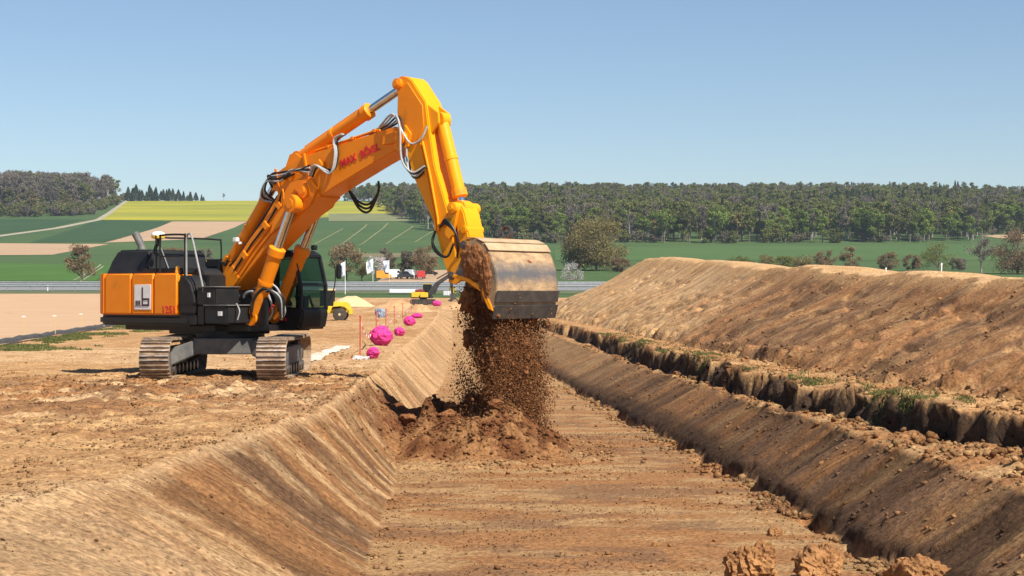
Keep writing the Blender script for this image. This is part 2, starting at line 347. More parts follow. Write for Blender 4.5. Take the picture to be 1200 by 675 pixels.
    drop = ss(1.5, 16, x - cx) * .62 * ss(150, 110, y); plat = plat * (1 - drop) + (b + .6) * drop; back = ss(17, 34, x - cx); plat = plat * (1 - back) + b * back
    z = np.where(x <= cl, bench, np.where(x <= fl, left, np.where(x <= fr, floor_n, np.where(x <= cr, right, np.where(x <= toe, bl, np.where(x <= cx, pile, plat))))))
    # soil just tipped: heap on the trench floor, spilling to the left slope
    hp = .66 * np.exp(-((x + .3) / 1.1) ** 2 - ((y - 38.6) / 1.9) ** 2) + .62 * np.exp(-((x + 1.8) / 1.05) ** 2 - ((y - 39.2) / 2.6) ** 2) + .28 * np.exp(-((x + .6) / 1.6) ** 2 - ((y - 36.8) / 1.2) ** 2) + .3 * np.exp(-((x + 2.4) / .6) ** 2 - ((y - 42.5) / 1.8) ** 2)
    hm = ss(.10, .24, hp + g2 * .12) 
    z = z + np.where(hp > .03, hp * (1 + g2 * .9) + hm * (np.abs(g3) * .28 + np.abs(g2) * .32), 0)
    fade = ss(232, 215, y); z = z * fade + b * (1 - fade)
    if not colour: return z
    c3 = lambda *a: np.array(a)[None, :]
    def mixc(a, c, t): return a * (1 - t[:, None]) + c * t[:, None]
    n = len(x); one = np.ones((n, 1))
    m1 = fbm(x * .16 + 3, y * .16, 5, .6); hi_ = fbm(x * 1.7 + 6, y * 1.7, 3, .6) - .5; h2_ = fbm(x * 4.5 + 16, y * 4.5, 1) - .5; m2 = fbm(x * .5 + 9, y * 1.4, 2) + hi_ * .55; m3 = fbm(x * 1.3, y * 3.0, 2) + h2_ * .6; m4 = fbm(x * .42 + 50, y * 1.9 + 5, 2) * .95 + .03 + hi_ * .4 + h2_ * .2
    tan = one * c3(.58, .355, .165); pale = one * c3(.66, .44, .235); brown = one * c3(.40, .20, .082); dark = one * c3(.17, .095, .05); fresh = one * c3(.19, .078, .03); grey = one * c3(.22, .145, .09)
    cb = mixc(tan, pale, ss(.42, .62, m1)); cb = mixc(cb, brown, np.clip(ss(.38, .54, m2) * (.22 + 1.0 * churn), 0, 1)); cb = mixc(cb, brown, ss(.56, .7, m3) * .5); cb = mixc(cb, dark * 1.2, churn * ss(.42, .6, m3) * .75)
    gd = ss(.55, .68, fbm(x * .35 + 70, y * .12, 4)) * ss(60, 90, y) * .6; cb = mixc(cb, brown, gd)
    cls = mixc(brown * .88, tan * .85, ss(.42, .66, m4)); cls = mixc(cls, dark * 1.3, ss(.46, .62, fbm(x * .35 + 15, y * .8, 5, .6)) * ss(42, 34, y) * .9); cls = mixc(cls, pale, ss(.56, .70, m3 * .4 + m4 * .6) * .6); cls = mixc(cls, pale * .97, ss(40, 60, y) * .6)
    cls = cls * (.88 + .34 * pan(1.5, 5) + .28 * pan(.6, 31))[:, None]; cls = mixc(cls, pale * .95, ss(21, 16.5, y) * .6); cls = mixc(cls, pale, ss(.16, .0, tl) * .7)
    cf = mixc(brown * 1.12, tan * .93, ss(.36, .6, m2)); cf = mixc(cf, dark * 1.7, ss(.52, .66, fbm(x * .7 + 33, y * 1.3, 5, .65)) * .7); cf = mixc(cf, tan, ss(45, 80, y) * .7) * .86
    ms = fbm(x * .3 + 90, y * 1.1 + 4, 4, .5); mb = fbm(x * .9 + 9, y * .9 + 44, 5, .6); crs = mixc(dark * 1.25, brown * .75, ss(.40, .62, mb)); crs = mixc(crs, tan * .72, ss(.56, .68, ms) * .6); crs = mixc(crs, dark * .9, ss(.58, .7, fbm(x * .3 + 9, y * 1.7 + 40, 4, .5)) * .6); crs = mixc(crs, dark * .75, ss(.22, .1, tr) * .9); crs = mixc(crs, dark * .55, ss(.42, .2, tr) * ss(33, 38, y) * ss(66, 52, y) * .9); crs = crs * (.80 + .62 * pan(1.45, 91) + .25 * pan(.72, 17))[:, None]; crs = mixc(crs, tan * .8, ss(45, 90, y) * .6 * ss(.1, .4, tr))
    cbm = mixc(brown * .95, tan * .9, ss(.45, .66, m3)); cld = one * c3(.085, .055, .036); cbm = mixc(cbm, cld, np.clip(ss(-.7, -.35, x - lb) * (1 - ss(.86, 1.0, tlb)) * (1.0 + .6 * (m3 - .45)), 0, 1) * ss(150, 80, y))  # ledge face and foot: dark topsoil, with the undercut's shadow painted into the colour
    cbm = mixc(cbm, mixc(brown, tan, m3), ss(.97, 1, tlb) * ss(.05, .3, x - lb))
    redb = one * c3(.36, .182, .082)
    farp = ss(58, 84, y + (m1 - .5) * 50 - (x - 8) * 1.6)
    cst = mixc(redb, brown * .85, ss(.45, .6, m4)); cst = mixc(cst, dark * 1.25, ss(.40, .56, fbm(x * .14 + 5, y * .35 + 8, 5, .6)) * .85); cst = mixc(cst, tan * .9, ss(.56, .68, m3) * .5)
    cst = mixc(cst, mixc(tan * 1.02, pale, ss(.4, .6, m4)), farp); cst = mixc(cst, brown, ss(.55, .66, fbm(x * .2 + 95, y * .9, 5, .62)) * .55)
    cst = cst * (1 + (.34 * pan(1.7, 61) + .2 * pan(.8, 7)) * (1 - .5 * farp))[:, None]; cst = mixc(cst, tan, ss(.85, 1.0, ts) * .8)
    cpl = mixc(tan, pale, m1)
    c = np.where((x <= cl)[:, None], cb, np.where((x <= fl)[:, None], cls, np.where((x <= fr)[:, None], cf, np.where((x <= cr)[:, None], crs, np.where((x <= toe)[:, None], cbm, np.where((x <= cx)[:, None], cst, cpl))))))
    c = mixc(c, mixc(fresh, brown * .8, ss(.45, .62, fbm(x * 2, y * 2, 4))), ss(.05, .17, hp + (fbm(x * 2.2, y * 2.2, 3) - .5) * .14))
    return z, c * .90

def col_axis():
    a = [-95.]
    while a[-1] < -26: a.append(a[-1] + 2.2)
    while a[-1] < -13: a.append(a[-1] + .32)
    while a[-1] < -7.5: a.append(a[-1] + .13)
    while a[-1] < 13.5: a.append(a[-1] + .068)
    while a[-1] < 22: a.append(a[-1] + .3)
    while a[-1] < 95: a.append(a[-1] + 2.)
    return np.array(a)
def row_axis():
    a = [-8.]
    while a[-1] < 13: a.append(a[-1] + .5)
    while a[-1] < 236: a.append(a[-1] + max(.072, .0036 * (a[-1] - 14)))
    return np.array(a)
def grid(xs, ys):
    X, Y = np.meshgrid(xs, ys); nx, ny = len(xs), len(ys)
    i = np.arange(nx * ny).reshape(ny, nx)
    F_ = np.stack([i[:-1, :-1], i[:-1, 1:], i[1:, 1:], i[1:, :-1]], -1).reshape(-1, 4)
    return X.ravel(), Y.ravel(), F_
xs_, ys_ = col_axis(), row_axis()
X, Y, Fq = grid(xs_, ys_)
# the grid leans with the trench so that its rows stay close to the cut edges
Xs = X - .045 * np.clip(Y, 0, 200) * np.exp(-(X / 30) ** 2) + .9 * np.exp(-(X / 30) ** 2)
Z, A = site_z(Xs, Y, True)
# crumbling of the steep faces, pushed sideways so that they overhang a little
_ln = lines(Y); _cr = (fbm(Y * 2.4 + 3, Z * 4.5 + Xs * .8 + 20, 4, .6) - .5)
Xd = Xs + _cr * (.55 * np.exp(-((Xs - _ln[4]) / .45) ** 2) + .22 * np.exp(-((Xs - _ln[2] - .1) / .3) ** 2) + .16 * np.exp(-((Xs - _ln[3]) / .35) ** 2) + .10 * np.exp(-((Xs - _ln[1]) / .4) ** 2))
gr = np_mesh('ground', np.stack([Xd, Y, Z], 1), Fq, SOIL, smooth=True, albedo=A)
_l = lines(Y); _sl = np.where((Xs > _l[1]) & (Xs < _l[0]), .85, np.where((Xs > _l[2]) & (Xs < _l[3]), .9, np.where((Xs > _l[5]) & (Xs < _l[6]), .5, np.where((Xs >= _l[0]) & (Xs <= _l[2]), .22, 0)))) * (1 - .9 * (((Xs + .6) / 2.3) ** 2 + ((Y - 38.8) / 3) ** 2 < 1))
_a = gr.data.attributes.new('scraped', 'FLOAT', 'POINT'); _a.data.foreach_set('value', _sl.astype(np.float32))
tag(gr, 'tan and brown worksite soil with a long open trench cut into it', kind='structure')
def gz(x, y): return float(site_z(np.array([float(x)]), np.array([float(y)]))[0])

# far land: one green sheet to the horizon
fx_ = np.concatenate([np.arange(-1400, -700, 100), np.arange(-700, 700, 12), np.arange(700, 1401, 100)]).astype(float)
fy_ = np.concatenate([np.arange(228, 420, 6), np.arange(420, 1700, 16), np.arange(1700, 1960, 50)]).astype(float)
FX, FY, FF = grid(fx_, fy_)
GREENF = field_mat('young_crop_green', (.046, .082, .028), (.068, .106, .034), .035, (.5, .35, 1), c3=(.088, .126, .04))
fo = np_mesh('far_farmland', np.stack([FX, FY, base_z(FY) - .02 - ss(236, 228, FY) * .5], 1), FF, GREENF, smooth=True)
tag(fo, 'green farmland rising to the skyline behind the worksite', kind='structure')

DCUT = sorted(set(list(PD[1:-2]) + list(np.arange(60, 420, 20)) + list(np.arange(420, 1700, 40))))
def field(name, pts, m, lift=.4, label=None):
    """flat crop or track laid on the land; pts are (x, y) on the ground"""
    bm = bmesh.new(); vs = [bm.verts.new((x, y, 0)) for x, y in pts]; f = bm.faces.new(vs)
    ymin = min(p[1] for p in pts); ymax = max(p[1] for p in pts)
    for d in DCUT:
        if ymin < d < ymax:
            bmesh.ops.bisect_plane(bm, geom=bm.verts[:] + bm.edges[:] + bm.faces[:], plane_co=(0, d, 0), plane_no=(0, 1, 0))
    for v in bm.verts: v.co.z = float(base_z(v.co.y)) + lift * .25
    bmesh.ops.triangulate(bm, faces=bm.faces[:]); bmesh.ops.recalc_face_normals(bm, faces=bm.faces)
    if sum(f.normal.z for f in bm.faces) < 0: bmesh.ops.reverse_faces(bm, faces=bm.faces[:])
    me = bpy.data.meshes.new(name); bm.to_mesh(me); bm.free(); me.materials.append(m)
    return tag(link(name, me), label, kind='structure')
_dd = np.linspace(230, 1460, 2500)
def land(px, py):                            # where the sight line through a pixel meets the far land
    yy = 343 - 2000 * (base_z(_dd) - CAMZ) / _dd
    d = float(np.interp(-py, -yy, _dd)); return (gx(px, d), d)
def lf(*pp): return [land(a, b) for a, b in pp]
RAPE = field_mat('flowering_rapeseed', (.19, .20, .03), (.34, .30, .025), .06, (.12, .5, 1), c3=(.42, .36, .03))
PLOUGH = field_mat('ploughed_pale_soil', (.34, .225, .135), (.40, .27, .17), .08, (.3, 1.5, 1))
DGREEN = field_mat('dark_winter_wheat', (.028, .06, .023), (.038, .074, .028), .03)
BGREEN = field_mat('bright_young_wheat', (.045, .10, .018), (.065, .13, .025), .03)
MGREEN = field_mat('meadow_green', (.055, .105, .04), (.08, .135, .05), .03)
OLIVE = field_mat('dry_olive_meadow', (.14, .15, .07), (.19, .19, .09), .05)
TRACKM = field_mat('gravel_track', (.27, .24, .17), (.34, .30, .22), .2)
field('rapeseed_field', lf((112, 257.5), (150, 235.5), (300, 235), (460, 238), (470, 250), (300, 259)), RAPE, .3, 'yellow flowering rapeseed field below the skyline')
field('skyline_meadow', lf((150, 235), (168, 231), (300, 231.5), (470, 233), (460, 237.5), (300, 234.6)), MGREEN, .3, 'thin green strip above the yellow rapeseed')
field('wheat_field', lf((36, 284), (112, 258), (202, 259.5), (128, 283.5)), DGREEN, .3, 'dark green wheat field at left')
field('upper_wheat_field', lf((-40, 257), (100, 257), (50, 268), (-40, 279)), DGREEN, .3, 'dark green field under the left wood')
field('ploughed_field', lf((202, 259.5), (290, 259.5), (235, 280), (122, 284.5)), PLOUGH, .3, 'pale brown wedge of ploughed soil')
field('lower_ploughed_field', lf((-60, 284.5), (128, 286), (62, 298.5), (-60, 299.5)), PLOUGH, .3, 'pale brown ploughed field at far left')
field('farm_track', lf((-40, 281), (60, 267.5), (112, 257.2), (151, 234.5), (155, 234.5), (119, 257.8), (62, 269), (-40, 283)), TRACKM, .5, 'pale gravel farm track climbing to the wood')
field('bright_wheat_field', lf((-60, 307), (132, 311), (112, 329.5), (-60, 329.5)), BGREEN, .25, 'bright green young wheat at lower left')
field('yellow_verge', lf((236, 305), (300, 303), (300, 306), (236, 308)), RAPE, .3, 'thin yellow verge behind the excavator')
field('olive_meadow', lf((385, 250), (470, 250), (480, 259), (385, 259)), OLIVE, .35, 'dry olive strip below the rapeseed')
field('bare_verge', lf((395, 297), (535, 296), (535, 301), (395, 302)), field_mat('dry_brown_verge', (.13, .11, .06), (.18, .15, .08), .1), .25, 'brown verge under the green slope')
field('sandy_lot', lf((462, 317), (560, 316), (575, 331), (440, 331)), PLOUGH, .22, 'sandy lot behind the road')
field('sand_patch', lf((1150, 276), (1215, 274), (1215, 280), (1170, 279)), PLOUGH, .35, 'pale sand patch beside the forest edge')
field('light_green_field', lf((650, 289.5), (1160, 287.5), (1230, 292), (1230, 305), (650, 305)), field_mat('fresh_field_green', (.055, .10, .03), (.07, .118, .037), .03), .25, 'even green field in front of the forest')
for a, b in (((402, 268), (366, 287)), ((430, 263), (392, 290)), ((455, 261), (420, 288)), ((484, 265), (452, 286)), ((512, 268), (486, 284)), ((121, 312), (92, 332)), ((118, 310), (86, 329))):
    w_ = 1.1 if a[0] > 200 else .8
    field('tramline', lf((a[0] - w_, a[1]), (a[0] + w_, a[1]), (b[0] + w_, b[1]), (b[0] - w_, b[1])), TRACKM if a[0] < 200 else OLIVE, .5, 'pale wheel track line in the green crop')
# ploughed tan field beyond the silt barrier, left
field('tan_field', [(-20.6, 70), (-26.6, 121), (-33, 160), (-40, 205), (-52, 236), (-95, 236), (-95, 60), (-19.4, 60)], mat('raked_tan_soil', (.40, .255, .15), (.46, .30, .18), rough=.95, scale=.5, stretch=(.3, 1, 1), bump=.03, bscale=3, spec=.1), .22, 'smooth tan raked field left of the worksite')
field('tan_field_rear', [(-52, 236), (-44, 262), (-130, 262), (-95, 236)], MATS['raked_tan_soil'], .22, 'rear strip of the tan field')
# motorway
ASPH = mat('grey_asphalt', (.16, .16, .16), (.21, .21, .205), rough=.85, scale=.4, stretch=(.1, 1, 1), spec=.2)
field('road', [(-260, 308), (160, 300), (160, 327), (-260, 333)], ASPH, .2, 'grey motorway crossing behind the worksite')
field('road_verge', [(-260, 266), (160, 262), (160, 298), (-260, 306)], field_mat('rough_verge_grass', (.07, .10, .04), (.13, .13, .07), .2), .16, 'rough green verge beside the motorway')
PAINT = mat('white_road_paint', (.7, .7, .68), rough=.7)
for k, t in enumerate((.06, .5, .94)):
    y0, y1 = 308 + 25 * t, 300 + 27 * t
    field('road_marking', [(-260, y0), (160, y1), (160, y1 + .35), (-260, y0 + .35)], PAINT, .25, 'white line along the motorway')

# ------------------------------------------------------------------ the large excavator
TH = R(126.6)
EX = empty('excavator', (-7.28, 44.1, -0.05), math.atan2(math.cos(TH), math.sin(TH)))
tag(EX, 'large orange crawler excavator tipping soil from its raised bucket', 'excavator')
def pt(f, l, z): return Vector((f, l, z))

# undercarriage: stands square to the trench while the house is swung round
UR = TH        # turn of the undercarriage relative to the house (points along world +y)
def make_track(y):
    g = MB()
    r, hl, zc = .47, 2.12, .55
    g.prism([(-hl + .1, .30), (hl - .1, .30), (hl + .05, .45), (hl + .05, .66), (hl - .25, .80), (-hl + .25, .80), (-hl - .05, .66), (-hl - .05, .45)], -.19, .19)
    t = g.build('track', GREYM, EX, bevel=.02)
    t.rotation_euler = (0, 0, UR)
    t.location = Matrix.Rotation(UR, 3, 'Z') @ Vector((0, y, 0))
    sh = MB(); sh.box((0, 0, 0), (.205, .73, .035))
    for k in (-.085, .02): sh.box((k, 0, .038), (.022, .722, .045))
    sh.box((0, .1, -.05), (.16, .05, .07)); sh.box((0, -.1, -.05), (.16, .05, .07))
    n = 54; per = 2 * 2 * hl + 2 * math.pi * r; proto = None
    for i in range(n):
        s = i / n * per + .05
        if s < 2 * hl: p = Vector((hl - s, 0, zc + r)); a = 0                      # top run, sagging a little
        elif s < 2 * hl + math.pi * r:
            q = (s - 2 * hl) / r; p = Vector((-hl - r * math.sin(q), 0, zc + r * math.cos(q))); a = q
        elif s < 4 * hl + math.pi * r: p = Vector((-hl + (s - 2 * hl - math.pi * r), 0, zc - r)); a = math.pi
        else:
            q = (s - 4 * hl - math.pi * r) / r; p = Vector((hl + r * math.sin(q), 0, zc - r * math.cos(q))); a = math.pi + q
        if a == 0: p.z -= .03 * math.sin(math.pi * s / (2 * hl))
        if proto is None:
            proto = o = sh.build('track_shoe', MUDSTEEL, t); o.data.materials.append(GROUSER)
            for p_ in o.data.polygons:
                if p_.center.z > .055: p_.material_index = 1
        else: o = link('track_shoe', proto.data, t)
        o.location = p + Vector((0, random.uniform(-.006, .006), 0)); o.rotation_euler = (0, -a, 0)
    for xx, nm in ((-hl, 'idler_wheel'), (hl, 'drive_sprocket')):
        w_ = MB(); w_.cyl((xx, -.1, zc), (xx, .1, zc), .41, n=26); w_.cyl((xx, -.2, zc), (xx, .2, zc), .16, n=16)
        if xx > 0:
            for k in range(13):
                q = k / 13 * 2 * math.pi; w_.box((xx + .42 * math.cos(q), 0, zc + .42 * math.sin(q)), (.08, .06, .08), Matrix.Rotation(-q, 3, 'Y'))
        w_.build(nm, DSTEEL, t, bevel=.012)
    ro = MB(); ro.cyl((0, -.26, .24), (0, .26, .24), .13, n=16); rp = ro.build('track_roller', DSTEEL, t, bevel=.01)
    for k in range(1, 8): link('track_roller', rp.data, t).location = (-1.75 + k * .5, 0, 0)
    rp.location = (-1.75, 0, 0)
    return t
for y in (1.42, -1.42): make_track(y)
U = Matrix.Rotation(UR, 4, 'Z')
def ub(name, g, m, **k):
    o = g.build(name, m, EX, **k); o.rotation_euler = (0, 0, UR); return o
g = MB(); g.slab([(-1.15, -.75), (1.15, -.75), (1.15, .75), (-1.15, .75)], .62, 1.02)
for sx in (-1, 1):
    for sy in (-1, 1):
        # leg from the centre box down to each track frame
        a = [(sx * .55, sy * .72, .98), (sx * 1.15, sy * .72, .98), (sx * 1.5, sy * 1.26, .78), (sx * .85, sy * 1.26, .78)]
        b = [(p[0], p[1], z_) for p, z_ in zip(a, (.60, .60, .34, .34))]
        g.add(a + b, [(0, 1, 2, 3), (7, 6, 5, 4), (0, 4, 5, 1), (1, 5, 6, 2), (2, 6, 7, 3), (3, 7, 4, 0)])
ub('undercarriage_frame', g, GREYM, bevel=.02)
g = MB(); g.cyl((0, 0, 1.0), (0, 0, 1.17), .80, n=40); g.cyl((0, 0, 1.04), (0, 0, 1.12), .88, n=40); g.build('turntable', BLACK, EX, bevel=.01)

# house
g = MB(); g.slab([(-2.9, -1.0), (.5, -1.0), (.6, -.75), (1.4, -.7), (1.45, .5), (1.7, .55), (1.7, 1.2), (-2.9, 1.2)], 1.20, 1.36); g.box((-.4, 0, 1.16), (2.2, 1.5, .1)); g.build('deck_frame', BLACK, EX, bevel=.02)
def rounded_side(z0, z1, f1, out=0.0):
    pl = [(f1, -1.5 - out)]
    for k in range(9):
        q = k / 8 * math.pi / 2; pl.append((-3.13 - out * 0 - .42 * math.sin(q), -1.08 - out - .42 * math.cos(q)))
    pl += [(-3.68, -.5), (-3.74, 0), (-3.68, .5)]
    for k in range(9):
        q = k / 8 * math.pi / 2; pl.append((-3.13 - .42 * math.cos(q), 1.08 + out + .42 * math.sin(q)))
    pl.append((f1, 1.5 + out)); return pl
# orange rear body in three pressed panels with seams between them
g = MB(); g.slab([(p[0], p[1] * .985) for p in rounded_side(0, 0, -.36)], 1.56, 2.64); cw = g.build('rear_body', ORANGE, EX, bevel=.05, seg=3)
for f0, f1 in ((-3.10, -2.075), (-2.045, -1.225), (-1.195, -.34)):
    for s in (-1, 1):
        g = MB(); l0, l1 = (-1.522, -1.40) if s < 0 else (1.40, 1.522)
        g.bx(f0, f1, l0, l1, 1.615, 2.67); g.build('side_panel', ORANGE, cw, bevel=.035, seg=3)
g = MB(); pl = []
for k in range(7):
    q = k / 6 * math.pi / 2; pl.append((-3.12 - .44 * math.sin(q), -1.08 - .445 * math.cos(q)))
pl += [(-3.2, -.9), (-3.12, -1.3)]
g.slab(pl, 1.615, 2.67); g.build('corner_panel', ORANGE, cw, bevel=.02)
g = MB(); g.slab(rounded_side(0, 0, .1, .015), 1.33, 1.60); g.build('bumper_strip', BLACK, EX, bevel=.07, seg=3)
# white sign with its mark, and the fleet number
g = MB(); g.bx(-1.93, -1.30, -1.532, -1.522, 1.74, 2.38); sg = g.build('logo_sign', WHITEP, EX, bevel=.003, seg=1)
mk = MB(); Lx = (-1.54, -1.533)
mk.bx(-1.635, -1.595, *Lx, 1.83, 2.31)
for b in ((-1.595, -1.36, 1.83, 1.875), (-1.595, -1.36, 1.985, 2.03), (-1.40, -1.36, 1.875, 1.985), (-1.9, -1.635, 1.83, 1.842)): mk.bx(b[0], b[1], *Lx, b[2], b[3])
for q in (-1.87, -1.805, -1.74): mk.bx(q, q + .04, *Lx, 1.855, 1.97)
mk.build('logo_mark', mat('dark_maroon_print', (.045, .012, .02), rough=.6), sg)
TM = lambda f, l, z, tilt=0: Matrix.Translation((f, l, z)) @ Matrix.Rotation(tilt, 4, 'Y') @ Matrix.Rotation(R(90), 4, 'X')
text_part('fleet_number', '1251', REDP, EX, .27, TM(-.90, -1.526, 1.655), .004)
# grey corner behind the orange panels
g = MB(); g.prism([(-.30, 1.62), (-.30, 2.62), (-.05, 2.60), (.14, 2.42), (.26, 2.15), (.30, 1.95), (.30, 1.62)], -1.50, -.75); g.build('pump_door', BLACKP, EX, bevel=.05, seg=3)
g = MB(); g.bx(-.3, .31, -1.515, -1.44, 1.905, 1.93); g.build('door_seam', BLACK, EX)
g = MB(); g.bx(-.28, .33, -1.49, -.8, 1.36, 1.61); g.build('lower_door', BLACKP, EX, bevel=.03)
# stepped tool boxes and fuel tank on the near front
g = MB(); g.bx(.32, .98, -1.47, -.62, 1.86, 2.30); g.build('fuel_tank', BLACKP, EX, bevel=.03)
g = MB(); g.bx(.62, 1.42, -1.49, -.66, 1.40, 1.84); g.build('tool_box', BLACKP, EX, bevel=.03)
g = MB(); g.bx(.34, .60, -1.46, -.7, 1.38, 1.84); g.build('step_box', BLACK, EX, bevel=.02)
g = MB(); g.bx(.60, 1.46, -1.51, -.62, 1.845, 1.872); g.build('step_tread', GREYM, EX, bevel=.006, seg=1)
g = MB(); g.bx(.30, 1.0, -1.49, -.6, 2.305, 2.33); g.build('step_tread', GREYM, EX, bevel=.006, seg=1)
g = MB(); g.bx(.74, .82, -1.50, -1.475, 2.06, 2.17); g.build('latch', WHITEP, EX)
g = MB(); g.bx(1.12, 1.26, -1.505, -1.49, 1.60, 1.71); g.build('warning_plate', WHITEP, EX)
g = MB()
g.tube(curve([(1.46, -1.2, 1.9), (1.62, -1.25, 1.72), (1.6, -1.3, 1.5)], 10), .018, 8); g.build('step_bar', GREYD, EX)
g = MB(); g.bx(.98, 1.9, -.62, -.5, 1.36, 2.05); g.build('boom_bracket', BLACK, EX, bevel=.02)
g = MB(); g.bx(.1, .9, .42, .54, 1.36, 2.1); g.build('boom_bracket', BLACK, EX, bevel=.02)
# engine hood, deck and exhaust
g = MB()
a = [(-3.45, -1.22, 2.62), (-1.85, -1.22, 2.62), (-1.85, 1.22, 2.62), (-3.45, 1.22, 2.62)]; b = [(-3.40, -1.05, 3.02), (-1.95, -1.05, 3.02), (-1.95, 1.05, 3.02), (-3.30, 1.05, 3.02)]; c = [(-3.22, -.98, 3.30), (-1.98, -.98, 3.30), (-1.98, .98, 3.30), (-3.05, .98, 3.30)]
g.add(a + b + c, [(3, 2, 1, 0)] + [(i, (i + 1) % 4, (i + 1) % 4 + 4, i + 4) for i in range(4)] + [(i + 4, (i + 1) % 4 + 4, (i + 1) % 4 + 8, i + 8) for i in range(4)] + [(8, 9, 10, 11)])
g.build('engine_hood', BLACKP, EX, bevel=.06, seg=3)
g = MB(); g.bx(-1.93, -.38, -1.3, 1.3, 2.64, 2.80); g.build('engine_deck', BLACKP, EX, bevel=.03)
g = MB(); g.bx(-1.1, -.30, .1, 1.2, 2.80, 3.05); g.build('air_cleaner_cover', BLACKP, EX, bevel=.06)
g = MB(); g.cyl((-.2, -.95, 2.55), (-.2, .4, 2.55), .24, n=20); g.bx(-.35, .25, -1.0, .5, 2.3, 2.62); g.build('reservoir', BLACKP, EX, bevel=.03)
g = MB(); g.tube([(-2.75, -.55, 3.28), (-2.78, -.55, 3.42), (-2.92, -.55, 3.62), (-3.02, -.55, 3.74)], .10, 14); g.build('exhaust_pipe', GREYM, EX, smooth=True)
g = MB(); g.cyl((-2.75, -.55, 3.27), (-2.75, -.55, 3.33), .16, n=16); g.build('exhaust_collar', GREYM, EX)
# satellite antenna on a mast
g = MB(); g.tube([(-1.05, -1.15, 2.75), (-1.45, -1.15, 3.50)], [.035, .03], 8); g.tube([(-1.9, -1.15, 2.8), (-1.45, -1.15, 3.42)], .022, 8); g.tube([(-1.45, -1.15, 3.40), (-1.45, -1.15, 3.58)], [.05, .09], 10); ms = g.build('antenna_mast', BLACK, EX, smooth=True)
g = MB(); g.lathe([(0, .10), (.02, .17), (.07, .18), (.085, .17)], (-1.45, -1.15, 3.56), (0, 0, 1)); g.build('antenna_base', mat('yellow_plastic', (.75, .5, .03), rough=.4), ms, smooth=True)
g = MB(); g.lathe([(0, .18), (.04, .178), (.075, .15), (.1, .09), (.11, .01)], (-1.45, -1.15, 3.646), (0, 0, 1)); g.build('antenna_dome', WHITEP, ms, smooth=True)
# hand rails
def rail(pts, r=.026, m=BLACK): g = MB(); g.tube(pts, r, 8); return g.build('hand_rail', m, EX, smooth=True)
rail(curve([(-1.14, -1.36, 2.66), (-1.14, -1.36, 3.55), (-1.08, -1.36, 3.64), (-.3, -1.36, 3.64), (-.22, -1.36, 3.55), (-.22, -1.36, 2.6)], 30))
rail([(-1.14, -1.36, 3.1), (-.22, -1.36, 3.1)], .018)
rail(curve([(-.12, -1.4, 2.55), (-.12, -1.4, 3.5), (-.02, -1.4, 3.66), (.08, -1.4, 3.56), (.30, -1.42, 2.95), (.56, -1.45, 2.2)], 32), .026, GREYD)
rail(curve([(-1.62, -1.30, 2.8), (-1.62, -1.0, 3.55), (-1.6, -.6, 3.6), (-1.6, 1.0, 3.6), (-1.6, 1.2, 3.5), (-1.6, 1.2, 2.8)], 32), .024)
rail(curve([(-1.36, -1.3, 2.7), (-1.36, -1.3, 3.55), (-1.42, -1.28, 3.62), (-1.62, -1.2, 3.62)], 18), .024)
g = MB(); g.cyl((-.55, -1.3, 2.67), (-.55, -1.3, 2.74), .07, n=12); g.lathe([(0, .06), (.08, .055), (.12, .02)], (-.55, -1.3, 2.74), (0, 0, 1), 12); g.build('warning_beacon', mat('amber_lens', (.8, .35, .02), rough=.25), EX)

# cab
CR, CL = .50, 1.50
prof = [(.20, 1.30), (.20, 3.05), (.34, 3.22), (1.55, 3.26), (1.80, 3.14), (2.02, 2.35), (2.08, 1.62), (1.98, 1.34)]
cab = None
g = MB(); g.prism([(.20, 1.22), (.20, 1.75), (.9, 1.78), (2.05, 1.80), (2.08, 1.62), (1.98, 1.24)], CR, CL); cab = g.build('cab', BLACK, EX, bevel=.06, seg=3)
g = MB(); g.prism([(.18, 3.02), (.34, 3.22), (1.55, 3.27), (1.84, 3.13), (1.84, 3.05), (1.6, 3.09)], CR - .02, CL + .02); g.build('cab_roof', BLACK, cab, bevel=.04)
def pillar(p0, p1, r=.05):
    g = MB(); a, b = Vector(p0), Vector(p1); d = b - a; rot = d.to_track_quat('Z', 'Y').to_matrix(); g.box((a + b) / 2, (r * 2, r * 2, d.length), rot); g.build('cab_pillar', BLACK, cab, bevel=.015)
for l in (CR + .04, CL - .04):
    pillar((.24, l, 1.7), (.24, l, 3.08), .06); pillar((1.0, l, 1.7), (1.0, l, 3.1), .045); pillar((2.0, l, 1.72), (1.98, l, 2.4), .045); pillar((1.98, l, 2.36), (1.76, l, 3.12), .045)
pillar((1.97, CR, 2.38), (1.97, CL, 2.38), .03)
def pane(vs):
    g = MB(); g.add(vs, [(0, 1, 2, 3)]); o = g.build('cab_window', GLASS, cab)
    return o
for l in (CR + .015, CL - .015):
    pane([(.28, l, 1.77), (.97, l, 1.77), (.97, l, 3.07), (.28, l, 3.06)]); pane([(1.03, l, 1.78), (1.99, l, 1.8), (1.75, l, 3.08), (1.03, l, 3.08)])
pane([(2.03, CR + .08, 1.80), (2.03, CL - .08, 1.80), (1.99, CL - .08, 2.36), (1.99, CR + .08, 2.36)]); pane([(1.985, CR + .08, 2.40), (1.985, CL - .08, 2.40), (1.79, CL - .08, 3.08), (1.79, CR + .08, 3.08)])
pane([(.2, CR + .1, 1.8), (.2, CL - .1, 1.8), (.2, CL - .1, 3.02), (.2, CR + .1, 3.02)])
g = MB(); g.bx(.55, 1.05, .75, 1.25, 1.75, 1.98); g.prism([(.5, 1.95), (.62, 1.95), (.5, 2.75), (.38, 2.75)], .78, 1.22); g.build('seat', BLACK, cab, bevel=.05)
